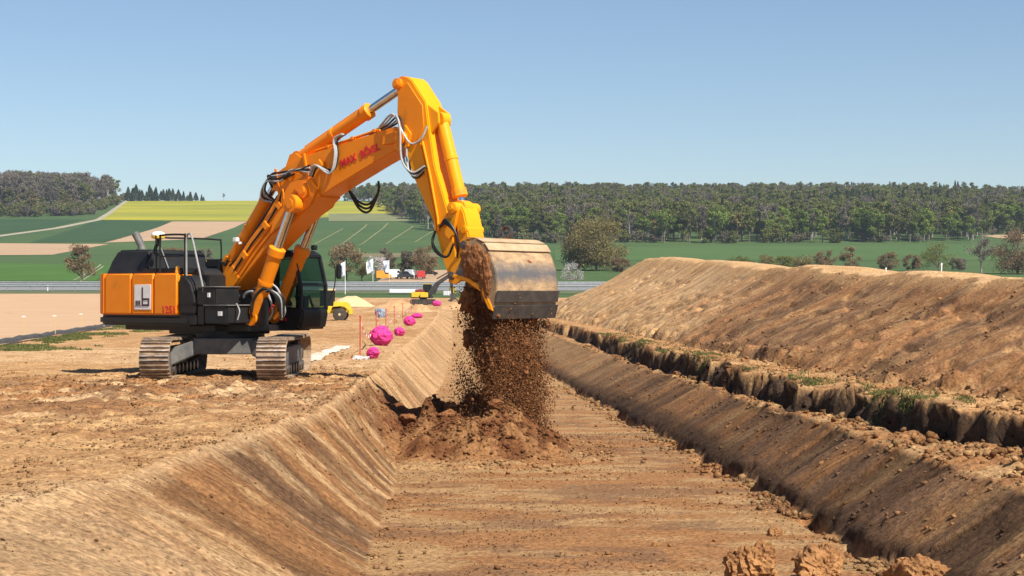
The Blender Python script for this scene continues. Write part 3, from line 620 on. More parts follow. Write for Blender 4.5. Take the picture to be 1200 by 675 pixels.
g = MB(); g.tube([(1.75, .75, 1.75), (1.6, .75, 2.1)], .03, 6); g.tube([(1.75, 1.25, 1.75), (1.6, 1.25, 2.1)], .03, 6); g.bx(1.1, 1.4, .55, .72, 1.75, 2.08); g.bx(1.1, 1.4, 1.28, 1.45, 1.75, 2.08); g.build('control_levers', BLACK, cab)
g = MB(); g.tube(curve([(1.98, 1.52, 1.9), (2.1, 1.66, 2.3), (2.08, 1.72, 2.8), (2.0, 1.62, 3.05)], 18), .016, 6); g.build('mirror_arm', BLACK, cab)
g = MB(); g.box((2.1, 1.84, 2.72), (.07, .2, .38)); g.build('cab_mirror', BLACK, cab, bevel=.03)
g = MB(); g.tube(curve([(2.06, CR - .02, 1.85), (2.1, CR - .05, 2.4), (1.9, CR - .05, 3.0)], 14), .016, 6); g.build('cab_rail', BLACK, cab)
for l in (.95, 1.42):
    g = MB(); g.box((1.62, l, 3.34), (.12, .16, .13)); g.build('work_lamp', BLACK, cab, bevel=.02)
g = MB(); g.bx(.55, .68, CR - .012, CR - .002, 1.42, 1.62); g.build('grille', GREYD, cab)
mk = MB()
for k, (a, b) in enumerate(((1.12, 1.19), (1.205, 1.275), (1.29, 1.36), (1.375, 1.43), (1.47, 1.53))): mk.bx(a, b, CR - .008, CR - .001, 1.45, 1.53)
mk.build('red_marking', mat('worn_red_marking', (.5, .02, .02), rough=.5), cab)
g = MB(); g.bx(1.15, 1.75, CR - .004, CR - .0005, 1.815, 1.83); g.build('window_strip', GREYD, cab)

# boom, two-piece
LB = .38
g = MB()
lower = [(.22, 2.04), (.02, 2.18), (.02, 2.55), (.56, 2.98), (1.04, 3.50), (1.56, 4.00), (2.02, 4.55), (2.2, 5.0), (2.75, 5.15), (3.30, 4.95), (3.52, 4.52), (2.55, 3.88), (1.58, 3.18), (.55, 2.28)]
g.prism(lower, -LB, LB); bl = g.build('lower_boom', ORANGE, EX, bevel=.025)
g = MB()
upper = [(1.86, 4.72), (1.82, 5.08), (2.2, 5.28), (2.86, 5.55), (3.2, 5.60), (5.86, 6.10), (6.16, 6.02), (6.26, 5.84), (6.14, 5.62), (5.2, 5.26), (3.95, 4.74), (3.55, 4.55), (3.1, 4.55), (2.7, 4.62)]
g.prism(upper, -LB + .04, LB - .04); bu = g.build('upper_boom', ORANGE, EX, bevel=.025)
# plates and ribs standing off the boom sides
def plate(poly, l0, l1, m=ORANGE, nm='boom_plate', p=None): g = MB(); g.prism(poly, l0, l1); return g.build(nm, m, p or EX, bevel=.01)
for s in (-1, 1):
    a, b = sorted((s * (LB - .04), s * (LB + .03)))
    plate([(5.52, 5.68), (5.56, 5.90), (5.95, 5.97), (6.03, 5.8), (5.85, 5.70)], a, b, p=bu)
    a, b = sorted((s * LB, s * (LB + .06)))
    plate([(2.35, 4.15), (2.25, 4.55), (2.6, 4.95), (3.2, 4.95), (3.45, 4.7), (3.2, 4.3), (2.8, 4.1)], a, b, p=bl)
    plate([(1.85, 3.62), (1.95, 3.95), (2.7, 4.75), (2.95, 4.5), (2.6, 4.05)], a, b, p=bl)
    a, b = sorted((s * LB, s * (LB + .025)))
    plate([(.24, 2.10), (.08, 2.22), (.08, 2.52), (.5, 2.88), (.75, 2.52)], a, b, p=bl)
g = MB(); g.cyl((3.02, -.50, 4.68), (3.02, .50, 4.68), .20, n=24); g.cyl((3.02, -.54, 4.68), (3.02, .54, 4.68), .11, n=16); g.build('boom_joint_pin', ORANGE, EX, bevel=.02)
g = MB(); g.cyl((1.93, -.42, 5.0), (1.93, .42, 5.0), .13, n=18); g.build('boom_end_pin', DSTEEL, EX, bevel=.02)
for f_, z_ in ((3.02, 5.52), (2.05, 5.18)):
    for l in (-.37, .37):
        g = MB(); g.box((f_, l, z_ - .22), (.07, .05, .62), Matrix.Rotation(R(-12), 3, 'Y')); g.build('boom_rib', ORANGE, bu, bevel=.01)
g = MB(); g.cyl((.45, -.62, 2.12), (.45, .62, 2.12), .14, n=18); g.build('boom_foot_pin', DSTEEL, EX, bevel=.01)
ang = math.atan2(.52, 2.66)
text_part('boom_lettering', 'MAX  BÖGL', REDP, EX, .245, TM(4.17, -LB + .030, 5.21, -R(16.5)), .010)

def ram(nm, p0, p1, frac, r, m=ORANGE, axis=(0, 1, 0), eye=.12):
    """hydraulic cylinder: barrel from p0, bright rod out to p1"""
    p0, p1 = Vector(p0), Vector(p1); q = p0.lerp(p1, frac); d = (p1 - p0).normalized(); ax = Vector(axis)
    g = MB(); g.tube([p0 + d * .1, p0 + d * .2, q - d * .22], [r * .95, r, r], 20)
    g.tube([q - d * .22, q - d * .21, q - d * .03, q], [r, r * 1.2, r * 1.2, r * .9], 20)
    g.cyl(p0 - ax * eye, p0 + ax * eye, r * 1.15, n=18)
    o = g.build(nm, m, EX, smooth=True)
    g = MB(); g.cyl(q - d * .05, p1 - d * r * .6, r * .62, n=16); g.build('piston_rod', STEEL, o, smooth=True)
    g = MB(); g.cyl(p1 - ax * eye * 1.2, p1 + ax * eye * 1.2, r * 1.25, n=18); g.cyl(p1 - ax * eye * 1.35, p1 + ax * eye * 1.35, r * .7, n=14); g.build('rod_eye', m, o, bevel=.012)
    g = MB(); g.tube([p0 + d * .35 + Vector((-.1, -.02, .12)) * r * 7, q - d * .3 + Vector((-.1, -.02, .12)) * r * 7, q - d * .12 + d.cross(ax) * r], .02, 6); g.build('supply_pipe', m, o, smooth=True)
    g = MB(); mid = p0.lerp(q, .5); g.tube([mid - d * .04, mid + d * .04], r * 1.1, 18); g.build('pipe_clamp', m, o)
    return o
ram('boom_cylinder', (1.40, -.56, 1.55), (2.78, -.56, 4.36), .62, .18)
ram('boom_cylinder', (1.10, .58, 1.58), (2.62, .58, 4.40), .62, .175)
ram('positioning_cylinder', (.10, -.08, 2.98), (1.80, -.08, 5.02), .80, .15)
g = MB()
for l in (-.22, .22): g.prism([(.0, 2.5), (-.05, 3.0), (.1, 3.12), (.25, 2.98), (.4, 2.85), (.3, 2.7)], l - .03, l + .03)
g.build('cylinder_lug', ORANGE, EX, bevel=.01)
g = MB()
for l in (-.22, .22): g.prism([(2.15, 5.2), (2.35, 5.62), (2.55, 5.64), (2.9, 5.45)], l - .03, l + .03)
g.build('cylinder_lug', ORANGE, EX, bevel=.01)
ram('arm_cylinder', (2.46, 0, 5.52), (5.93, 0, 7.10), .68, .165)

# arm (stick)
g = MB()
armp = [(5.92, 7.02), (6.02, 7.22), (6.22, 7.26), (6.36, 7.16), (6.78, 6.62), (6.86, 6.1), (7.04, 5.14), (7.42, 4.1), (7.66, 3.2), (7.74, 2.62), (7.62, 2.46), (7.48, 2.52), (7.32, 2.85), (7.04, 3.75), (6.42, 4.86), (5.98, 6.0), (5.90, 6.45)]
g.prism(armp, -.30, .30); arm = g.build('arm', SUNORANGE, EX, bevel=.022)
g = MB(); g.prism([(5.95, 6.95), (6.24, 7.12), (6.70, 6.55), (6.74, 6.05), (6.45, 5.6), (6.15, 5.75), (5.96, 6.3)], -.325, -.30); g.build('arm_plate', ORANGE, arm, bevel=.006, seg=1)
g = MB(); g.cyl((6.12, -.50, 5.80), (6.12, .50, 5.80), .17, n=20); g.cyl((6.12, -.53, 5.8), (6.12, .53, 5.8), .1, n=14); g.build('arm_pivot_pin', ORANGE, EX, bevel=.02)
for s in (-1, 1):
    a, b = sorted((s * .305, s * .36)); plate([(5.85, 5.62), (5.9, 6.0), (6.2, 6.12), (6.38, 5.9), (6.3, 5.6), (6.0, 5.5)], a, b, SUNORANGE, 'pivot_plate', arm)
g = MB(); g.cyl((5.95, -.40, 7.10), (5.95, .40, 7.10), .13, n=20); g.cyl((5.95, -.36, 7.10), (5.95, -.44, 7.10), .09, n=14); g.build('arm_top_pin', ORANGE, EX, bevel=.02)
for l in (-.2, .2):                                     # ribs that carry the bucket cylinder
    g = MB(); g.prism([(6.74, 6.6), (7.10, 6.36), (7.12, 6.12), (6.92, 5.9), (6.8, 6.1)], l - .035, l + .035); g.build('cylinder_lug', SUNORANGE, arm, bevel=.01)
g = MB()
for f0, z0, f1, z1 in ((6.72, 5.7, 7.18, 3.9),): g.tube([(f0, -.34, z0), (6.95, -.34, 4.9), (f1, -.34, z1), (7.2, -.34, 3.6)], .03, 8); g.tube([(f0 - .1, -.33, z0), (6.83, -.33, 4.9), (f1 - .1, -.33, z1), (7.12, -.34, 3.55)], .022, 8)
g.build('arm_pipe', SUNORANGE, arm, smooth=True)
ram('bucket_cylinder', (7.02, 0, 6.22), (7.66, 0, 4.12), .88, .15, SUNORANGE, eye=.14)
# rocker, link and coupler
LK = .36
for s in (-1, 1):
    a, b = sorted((s * .31, s * .40)); plate([(7.42, 3.52), (7.55, 3.40), (7.66, 3.5), (7.82, 4.08), (7.74, 4.24), (7.58, 4.22)], a, b, SUNORANGE, 'rocker_arm')
g = MB(); g.cyl((7.68, -.48, 4.12), (7.68, .48, 4.12), .135, n=20); g.cyl((7.68, -.52, 4.12), (7.68, .52, 4.12), .075, n=14); g.build('rocker_pin', SUNORANGE, EX, bevel=.02)
g = MB(); g.prism([(7.62, 4.05), (7.8, 4.2), (7.92, 4.0), (8.1, 3.3), (8.02, 3.05), (7.86, 3.05), (7.74, 3.4)], -.30, .30); lk = g.build('bucket_link', SUNORANGE, EX, bevel=.03)
g = MB(); g.cyl((7.92, -.34, 3.62), (7.92, .34, 3.62), .10, n=20); g.build('link_eye', SUNORANGE, lk, bevel=.02)
g = MB(); g.prism([(7.55, 2.42), (7.50, 2.62), (7.86, 3.24), (8.08, 3.42), (8.22, 3.3), (8.05, 2.95), (7.78, 2.5)], -.32, .32); cp = g.build('quick_coupler', BLACK, EX, bevel=.03)
for f_, z_ in ((7.66, 2.56), (8.02, 3.26)):
    g = MB(); g.cyl((f_, -.47, z_), (f_, .47, z_), .10, n=18); g.cyl((f_, -.50, z_), (f_, .50, z_), .06, n=12); g.build('bucket_pin', DSTEEL, EX, bevel=.012)
for s in (-1, 1):
    a, b = sorted((s * .36, s * .42)); plate([(7.55, 2.42), (7.62, 2.72), (7.9, 3.28), (8.08, 3.42), (8.6, 3.42), (8.72, 3.28), (8.3, 2.92), (8.05, 2.5), (7.75, 2.36)], a, b, SUNORANGE, 'bucket_ear')
# bucket
BW = 1.14
shell = [(8.62, 3.36), (8.78, 3.38), (8.94, 3.36), (9.15, 3.26), (9.33, 3.02), (9.47, 2.70), (9.52, 2.40), (9.50, 2.08), (9.43, 1.78)]
def thick(poly, t):
    out = []
    for i, p in enumerate(poly):
        a = Vector(poly[max(i - 1, 0)]); b = Vector(poly[min(i + 1, len(poly) - 1)]); d = (b - a).normalized(); n_ = Vector((d.y, -d.x))
        out.append((p[0] + n_.x * t, p[1] + n_.y * t))
    return out
inner = thick(shell, .035)
if inner[5][0] > shell[5][0]: inner = thick(shell, -.035)
g = MB(); n_ = len(shell)
vs = [(p[0], -BW, p[1]) for p in shell] + [(p[0], BW, p[1]) for p in shell] + [(p[0], -BW, p[1]) for p in inner] + [(p[0], BW, p[1]) for p in inner]
fs = []
for i in range(n_ - 1):
    fs += [(i, i + 1, i + 1 + n_, i + n_), (2 * n_ + i, 3 * n_ + i, 3 * n_ + i + 1, 2 * n_ + i + 1), (i, 2 * n_ + i, 2 * n_ + i + 1, i + 1), (n_ + i, n_ + i + 1, 3 * n_ + i + 1, 3 * n_ + i)]
fs += [(0, n_, 3 * n_, 2 * n_), (n_ - 1, 3 * n_ - 1, 4 * n_ - 1, 2 * n_ - 1)]
g.add(vs, fs); bk = g.build('bucket', BUCKETM, EX, smooth=True)
sidep = shell[1:] + [(9.32, 1.84), (9.12, 2.22), (8.72, 2.46), (8.32, 2.56)]
for s in (-1, 1):
    a, b = sorted((s * (BW + .002), s * (BW + .036))); plate(sidep, a, b, BUCKETM, 'bucket_side', bk)
    a, b = sorted((s * (BW - .02), s * (BW + .06))); plate([(9.44, 1.76), (9.30, 1.82), (9.10, 2.19), (8.70, 2.42), (8.28, 2.52), (8.32, 2.59), (8.74, 2.50), (9.16, 2.28), (9.37, 1.92)], a, b, SUNORANGE, 'side_cutter', bk)
def band(f0, z0, f1, z1, t, nm, m, o=.0):
    g = MB(); d = Vector((f1 - f0, z1 - z0)); n2 = Vector((-d.y, d.x)).normalized()
    if n2.x < 0 and abs(n2.x) > .3: n2 = -n2
    if abs(n2.x) <= .3 and n2.y < 0: n2 = -n2
    a = Vector((f0, z0)); b = Vector((f1, z1))
    g.prism([tuple(a + n2 * o), tuple(b + n2 * o), tuple(b + n2 * (o + t)), tuple(a + n2 * (o + t))], -BW - .045, BW + .045); return g.build(nm, m, bk, bevel=.006)
band(9.53, 2.22, 9.475, 1.96, .03, 'wear_strip', DSTEEL, .004); band(9.475, 1.90, 9.39, 1.60, .045, 'cutting_edge', DSTEEL, .004)
band(8.66, 3.385, 8.92, 3.375, .02, 'top_plate', DUSTTOP, .004); band(8.95, 3.365, 9.14, 3.285, .02, 'top_plate', DUSTTOP, .004); band(9.17, 3.27, 9.30, 3.10, .02, 'top_plate', DUSTTOP, .004)
g = MB()
for k in range(20):
    q = k / 20 * 2 * math.pi; q2 = (k + 1) / 20 * 2 * math.pi
    g.tube([(8.62 + .13 * math.cos(q), .42, 3.56 + .13 * math.sin(q)), (8.62 + .13 * math.cos(q2), .42, 3.56 + .13 * math.sin(q2))], .04, 6)
g.build('lifting_ring', DSTEEL, bk, smooth=True)
# soil stuck to the bucket side and still inside
def lump_mesh(name, m, c, rad, seed, parent=None, sub=4, amp=.35, fr=3.0):
    bm = bmesh.new(); bmesh.ops.create_icosphere(bm, subdivisions=sub, radius=1)
    V = np.array([v.co[:] for v in bm.verts]); d = V.copy()
    n1 = fbm(V[:, 0] * fr * .6 + seed * 3.1 + 20, V[:, 1] * fr * .6 + V[:, 2] * fr * .55 + 40, 5, .62) - .5
    n2 = fbm(V[:, 2] * fr + seed * 1.7 + 60, V[:, 0] * fr - V[:, 1] * fr * .8 + 80, 4, .62) - .5
    V = d * (1 + amp * 1.3 * n1 + amp * n2)[:, None] * np.array(rad)[None, :]
    for v, p in zip(bm.verts, V): v.co = p
    me = bpy.data.meshes.new(name); bm.to_mesh(me); bm.free(); me.materials.append(m)
    me.polygons.foreach_set('use_smooth', np.ones(len(me.polygons), bool))
    o = link(name, me, parent); o.location = c; return o
def clod_mesh(name, m, c, rad, seed, parent=None, sub=4, rough=.16, planes=11):
    """broken lump of earth: a ball cut back by random planes, with a crumbly skin"""
    r_ = np.random.default_rng(int(seed * 97) + 5); bm = bmesh.new(); bmesh.ops.create_icosphere(bm, subdivisions=sub, radius=1)
    V = np.array([v.co[:] for v in bm.verts]); rr = np.ones(len(V)) * 1.15
    for k in range(planes):
        n_ = r_.normal(size=3); n_ /= np.linalg.norm(n_); dd = V @ n_; rr = np.where(dd > .2, np.minimum(rr, r_.uniform(.55, .95) / np.maximum(dd, .2)), rr)
    n1 = fbm(V[:, 0] * 2.4 + seed * 3.1 + 20, V[:, 1] * 2.4 + V[:, 2] * 2.1 + 40, 5, .66) - .5; n2 = fbm(V[:, 2] * 5 + seed + 60, V[:, 0] * 5 - V[:, 1] * 4 + 80, 4, .66) - .5
    V = V * (rr * (1 + rough * 2.2 * n1 + rough * 1.6 * n2))[:, None] * np.array(rad)[None, :]
    for v, p in zip(bm.verts, V): v.co = p
    me = bpy.data.meshes.new(name); bm.to_mesh(me); bm.free(); me.materials.append(m)
    o = link(name, me, parent); o.location = c; return o
lump_mesh('stuck_soil', FRESH, (8.92, -1.16, 2.80), (.36, .09, .44), 3, bk, 5, .55, 4)
lump_mesh('stuck_soil', FRESH, (9.22, -1.16, 2.50), (.17, .08, .50), 5, bk, 5, .6, 4)
lump_mesh('stuck_soil', FRESH, (8.85, 0, 2.62), (.50, 1.02, .50), 6, bk, 5, .5, 4)

# hoses, one by one
def hose(pts, r=.03, m=RUBBER): g = MB(); g.tube(curve(pts, 30), r, 8); return g.build('hose', m, EX, smooth=True)
for k, dl in enumerate((-.06, 0, .06)):
    hose([(3.25, -.44 + dl, 5.02), (3.5, -.5 + dl, 5.28 - .02 * k), (4.0, -.5 + dl, 5.05 + .05 * k), (4.12, -.46 + dl, 5.5), (4.05, -.42 + dl, 5.88), (4.3, -.4 + dl, 6.0)], .026, HOSEG if k < 2 else RUBBER)
for k, dl in enumerate((-.16, -.05, .06, .16)):
    hose([(4.9, dl - .1, 5.98), (5.5, dl - .15, 6.16), (5.95, dl - .28, 6.36 - .03 * k), (6.18, dl - .36, 6.05), (6.28, dl - .42, 5.3 - .08 * k), (6.55, dl * .6 - .42, 4.98 - .04 * k), (6.85, -.36 + dl * .3, 5.12)], .024, HOSEG if k % 2 == 0 else RUBBER)
hose([(5.4, -.35, 6.12), (5.9, -.45, 6.38), (6.2, -.46, 5.95), (6.45, -.44, 5.66), (6.72, -.4, 5.75), (6.86, -.34, 6.05)], .026, HOSEG)
for k in range(3):
    hose([(3.7, .42, 4.75), (4.0, .48, 4.42 - .08 * k), (4.35, .48, 4.35 - .09 * k), (4.65, .46, 4.62), (4.68, .44, 4.9)], .03, RUBBER)
for k in range(5):                                     # looms at the foot of the boom cylinders
    a = 1.05 + .1 * k
    hose([(a, -.50 + .05 * k, 1.75), (a + .1, -.62 + .06 * k, 2.12 + .06 * k), (a + .5, -.66 + .09 * k, 2.18 + .03 * k), (a + .62, -.6 + .12 * k, 1.75), (a + .4, -.5 + .12 * k, 1.5)], .028, RUBBER if k % 2 else HOSEG)
for k in range(5):
    q = .02 * k
    hose([(1.3, -.3 + q, 1.5), (1.5, -.72 + 2 * q, 1.62 + q), (1.62 + q, -.78 + 2 * q, 2.0 + q), (1.9 + q, -.7 + 2 * q, 2.28 - q), (2.15 + q, -.5 + 2 * q, 2.05), (2.1, -.3 + q, 1.6 - q)], .026, RUBBER if k != 2 else HOSEG)
for k, (c_, m_) in enumerate((((1.66, -.5, 1.66), ORANGE), ((1.8, -.36, 1.78), REDP), ((1.55, -.42, 1.85), GREYD), ((1.95, -.3, 1.6), ORANGE), ((1.4, -.62, 1.5), GREYD))):
    g = MB(); g.cyl(Vector(c_) - Vector((.09, 0, .07)), Vector(c_) + Vector((.09, 0, .07)), .05, n=10); g.build('hose_coupling', m_, EX, bevel=.008, seg=1)
for k, l in enumerate((-.26, -.16, .16, .26)):         # pipes along the back of the lower boom
    g = MB(); g.tube([(.25, l, 2.86), (.60, l, 3.12), (1.1, l, 3.66), (1.96, l, 4.6)], .028, 8); g.build('boom_pipe', ORANGE if k % 2 else RUBBER, EX, smooth=True)
for k, l in enumerate((-.30, -.2, -.1)):
    hose([(-.2, l, 2.55), (-.05, l, 2.95), (.12, l, 2.88), (.22, l, 3.0)], .03, RUBBER)
    hose([(1.8, l, 4.8), (1.75, l - .1, 5.1), (2.2, l - .25, 5.0), (2.7, l - .25, 5.1)], .028, RUBBER)
for k, l in enumerate((-.3, -.22, .22)):
    g = MB(); g.tube([(3.3, l, 5.66), (4.4, l, 5.88), (5.3, l, 6.06)], .026, 8); g.build('boom_pipe', ORANGE, EX, smooth=True)
for k in range(3):                                     # pipes and hoses on the near side of the lower boom
    g = MB(); q = .11 * k; g.tube([(.55 + q, -.41, 2.72 - q * .6), (1.2 + q, -.41, 3.42 - q * .7), (1.75 + q, -.41, 3.92 - q * .7), (2.15 + q, -.42, 4.4 - q * .5), (2.3, -.44, 4.75)], .022, 8); g.build('boom_pipe', ORANGE if k else RUBBER, EX, smooth=True)
for k in range(4):
    hose([(1.7, -.2 + .06 * k, 4.45), (1.5 + .05 * k, -.40, 4.55 + .06 * k), (1.75 + .05 * k, -.46, 4.95 + .05 * k), (2.25, -.46, 4.95 + .07 * k), (2.6 + .1 * k, -.46, 5.2), (3.2, -.42, 5.12 + .06 * k)], .026, RUBBER if k % 2 else HOSEG)
for f_, z_ in ((.95, 3.12), (1.7, 3.85), (2.15, 4.35), (3.55, 5.3), (2.55, 5.05)):
    g = MB(); g.box((f_, -.43, z_), (.16, .06, .22), Matrix.Rotation(R(-45), 3, 'Y')); g.build('pipe_clamp', ORANGE, EX, bevel=.012)
for f_, z_ in ((3.7, 5.70), (4.5, 5.86), (5.2, 6.0)):
    g = MB(); g.bx(f_ - .05, f_ + .05, -.34, .32, z_, z_ + .08); g.build('pipe_bracket', ORANGE, EX, bevel=.01)
for k in range(3):
    hose([(7.12, -.36, 3.6), (7.08, -.42, 3.3 + .04 * k), (7.24, -.44, 3.08 + .03 * k), (7.55, -.46, 3.0), (7.7, -.4, 3.3)], .026, RUBBER)
    hose([(7.25, -.34, 3.7), (7.55, -.5, 3.75 + .05 * k), (7.85, -.5, 3.5), (7.82, -.4, 3.05 - .04 * k)], .028, RUBBER)
g = MB(); g.box((.58, -.36, 3.52), (.15, .12, .12)); g.bx(.60, .68, -.33, -.2, 3.40, 3.47); g.build('boom_lamp', WHITEP, EX, bevel=.02)

# ------------------------------------------------------------------ loose soil
def ico(sub=1):
    bm = bmesh.new(); bmesh.ops.create_icosphere(bm, subdivisions=sub, radius=1)
    V = np.array([v.co[:] for v in bm.verts]); F_ = np.array([[v.index for v in f.verts] for f in bm.faces]); bm.free(); return V, F_
ICO = ico(1); TET = (np.array([[1, 1, 1], [1, -1, -1], [-1, 1, -1], [-1, -1, 1.]]) * .75, np.array([[0, 2, 1], [0, 1, 3], [0, 3, 2], [1, 2, 3]])); OCT = (np.array([[1, 0, 0], [-1, 0, 0], [0, 1, 0], [0, -1, 0], [0, 0, 1], [0, 0, -1.]]), np.array([[0, 2, 4], [2, 1, 4], [1, 3, 4], [3, 0, 4], [2, 0, 5], [1, 2, 5], [3, 1, 5], [0, 3, 5]]))
def scatter(P, size, shape, jit=.35, squash=1., sq=None):
    """many irregular crumbs at points P as one vertex and face array"""
    V0, F0 = shape; n = len(P); k = len(V0)
    q = rng.normal(size=(n, 4)); q /= np.linalg.norm(q, axis=1)[:, None]; a, b, c, d = q.T
    M = np.stack([1 - 2 * (c * c + d * d), 2 * (b * c - a * d), 2 * (b * d + a * c), 2 * (b * c + a * d), 1 - 2 * (b * b + d * d), 2 * (c * d - a * b), 2 * (b * d - a * c), 2 * (c * d + a * b), 1 - 2 * (b * b + c * c)], 1).reshape(n, 3, 3)
    J = V0[None] * (1 + rng.uniform(-jit, jit, (n, k, 1))) * rng.uniform(.6, 1.25, (n, 1, 3))
    W = np.einsum('nij,nkj->nki', M, J) * size[:, None, None]
    W[:, :, 2] *= squash
    W += P[:, None, :]
    F_ = (F0[None] + (np.arange(n) * k)[:, None, None]).reshape(-1, 3)
    return W.reshape(-1, 3), F_
def crumbs(name, P, size, m, label, shape=ICO, squash=.75, albedo=None, jit=.48):
    V, F_ = scatter(P, size, shape, jit, squash)
    al = None if albedo is None else np.repeat(albedo, len(shape[0]), 0)
    return tag(np_mesh(name, V, F_, m, False, al), label, kind='stuff')
# falling from the bucket
f_ = np.array([math.sin(TH), math.cos(TH)]); l_ = np.array([-math.cos(TH), math.sin(TH)])
def exw(F_, L_, Z_):
    return np.stack([-7.28 + F_ * f_[0] + L_ * l_[0], 44.1 + F_ * f_[1] + L_ * l_[1], Z_], 1)
def curtain(n):
    t = rng.random(n) ** .8                                      # 0 top, 1 bottom
    zz = 2.35 - t * 3.75
    L_ = rng.uniform(-1.05, 1.05, n); Fm = 8.86 + .18 * (1 - t)
    F_ = Fm + rng.normal(0, .27 + .13 * t, n) - .28 * (rng.random(n) ** 4) * 2.2
    # tongues: thin the curtain where a slow noise is low
    keep = fbm(L_ * 1.6 + 31, zz * .8 + F_ * 1.7 + 12, 4) + rng.normal(0, .05, n) > .40 + .06 * np.abs(L_)
    keep &= (F_ > 7.9) & (F_ < 9.62)
    return exw(F_[keep], L_[keep], zz[keep])
P = curtain(170000); sz = .006 + .015 * rng.random(len(P)) ** 3.5
crumbs('falling_soil', P, sz, FRESH, 'curtain of brown soil crumbs falling from the bucket into the trench', TET, 1.3)
P = curtain(2200); sz = .018 + .04 * rng.random(len(P)) ** 3
crumbs('falling_clods', P, sz, FRESH, 'larger brown clods falling in the soil curtain', ICO, 1.2)
# big tongue of soil just leaving the bucket
for k, (F0, L0, z0, rf, rl, rz) in enumerate(((8.55, -.75, 1.95, .26, .3, .34), (8.62, -.45, 1.45, .20, .28, .42), (8.8, -.1, 1.72, .28, .5, .36), (9.0, .55, 1.62, .24, .45, .34), (8.72, -.62, .86, .14, .18, .24), (8.95, -.2, .62, .15, .22, .28), (8.5, -.9, 1.1, .10, .12, .18), (9.08, .35, .95, .14, .25, .26), (8.86, -.05, .1, .16, .24, .26), (8.7, -.5, -.25, .13, .16, .18))):
    p = exw(np.array([F0]), np.array([L0]), np.array([z0]))[0]
    o = lump_mesh('falling_clump', FRESH, p, (rf, rl, rz), 11 + k, None, 4, .95, 5.5)
    tag(o, 'ragged brown clump of soil dropping just below the tilted bucket', 'soil clump', 'soil clumps dropping from the bucket')
# crumbs lying on the ground
def lie(xy, size, sink=.25):
    z = site_z(xy[:, 0], xy[:, 1]); return np.stack([xy[:, 0], xy[:, 1], z + size * (.75 - sink)], 1)
def albedo_of(xy):
    return site_z(xy[:, 0], xy[:, 1], True)[1]
def strewn(name, xy, size, label, shape=ICO, dark=1.0):
    al = albedo_of(xy) * dark * rng.uniform(.75, 1.15, (len(xy), 1))
    return crumbs(name, lie(xy, size), size, SOIL, label, shape, .75, al)
n = 14000; yy = 14 + 66 * rng.random(n) ** 1.7; LN = lines(yy)
t = rng.random(n)
xx = LN[3] + (LN[5] - LN[3]) * t * 1.15 - .1
keep = fbm(xx * .9 + 7, yy * .9, 3) > .40 + .2 * rng.random(n) - .1
strewn('berm_clods', np.stack([xx, yy], 1)[keep], (.010 + .055 * rng.random(n) ** 5)[keep], 'loose brown clods along the top of the right trench wall', dark=.85)
n = 1500; yy = 15 + 40 * rng.random(n) ** 1.5; LN = lines(yy); xx = LN[3] + .1 + (LN[4] - LN[3]) * rng.random(n)
keep = fbm(xx * .9 + 50, yy * .9, 3) > .46
strewn('berm_lumps', np.stack([xx, yy], 1)[keep], (.03 + .075 * rng.random(n) ** 3)[keep], 'larger lumps of earth below the topsoil ledge', dark=.7)
n = 5000; yy = 15 + 60 * rng.random(n) ** 1.6; LN = lines(yy); xx = LN[5] + (LN[6] - LN[5]) * (rng.random(n) ** 1.8)
keep = fbm(xx * .7 + 71, yy * .7, 3) > .50
strewn('stockpile_clods', np.stack([xx, yy], 1)[keep], (.012 + .05 * rng.random(n) ** 5)[keep], 'loose clods at the foot of the stockpile slope')
n = 2600; yy = 15 + 50 * rng.random(n) ** 1.5; LN = lines(yy); e = rng.random(n); xx = np.where(e < .5, LN[0] + rng.exponential(.35, n), np.where(e < .8, LN[2] - rng.exponential(.5, n), LN[0] + (LN[2] - LN[0]) * rng.random(n)))
strewn('trench_floor_crumbs', np.stack([xx, yy], 1),   .008 + .035 * rng.random(n) ** 6, 'small soil crumbs strewn on the trench floor', dark=.9)
n = 9000; xx = rng.normal(-8.5, 4.0, n); yy = np.where(rng.random(n) < .6, rng.normal(38.5, 3.6, n), 14 + 50 * rng.random(n)); LN = lines(yy)
keep = (xx < LN[1] + .1) & (yy > 12) & (fbm(xx * .6 + 17, yy * .9, 3) > .42)
strewn('bench_crumbs', np.stack([xx, yy], 1)[keep], (.008 + .042 * rng.random(n) ** 5)[keep], 'crumbs of churned soil on the working bench', dark=.85)
n = 26000; yy = 14 + 34 * rng.random(n) ** 1.25; LN = lines(yy); xx = LN[1] - 11 * rng.random(n) ** 1.2
keep = fbm(xx * .8 + 37, yy * .8, 3) > .47 + .1 * rng.random(n) - .05
strewn('bench_grit', np.stack([xx, yy], 1)[keep], (.007 + .022 * rng.random(n) ** 3)[keep], 'fine grit scattered over the working bench', OCT, .7)
n = 14000; yy = 17 + 30 * rng.random(n) ** 1.3; LN = lines(yy); xx = LN[0] + (LN[2] - LN[0]) * rng.random(n)
keep = fbm(xx * .7 + 3, yy * .7 + 60, 3) > .48
strewn('floor_grit', np.stack([xx, yy], 1)[keep], (.006 + .018 * rng.random(n) ** 3)[keep], 'fine grit on the trench floor', OCT, .7)
n = 1600; yy = 14 + 40 * rng.random(n); LN = lines(yy); xx = LN[1] + (LN[0] - LN[1]) * rng.random(n)
strewn('left_slope_crumbs', np.stack([xx, yy], 1), .006 + .02 * rng.random(n) ** 5, 'small crumbs on the left trench slope', dark=.8)
n = 4200; yy = 15 + 50 * rng.random(n) ** 1.6; LN = lines(yy); xx = LN[2] - .05 - rng.exponential(.16, n) * (1 + (fbm(yy * .5, yy * 0 + 2, 3) > .5))
keep = fbm(yy * 1.1 + 5, xx * 0 + 8, 3) > .42
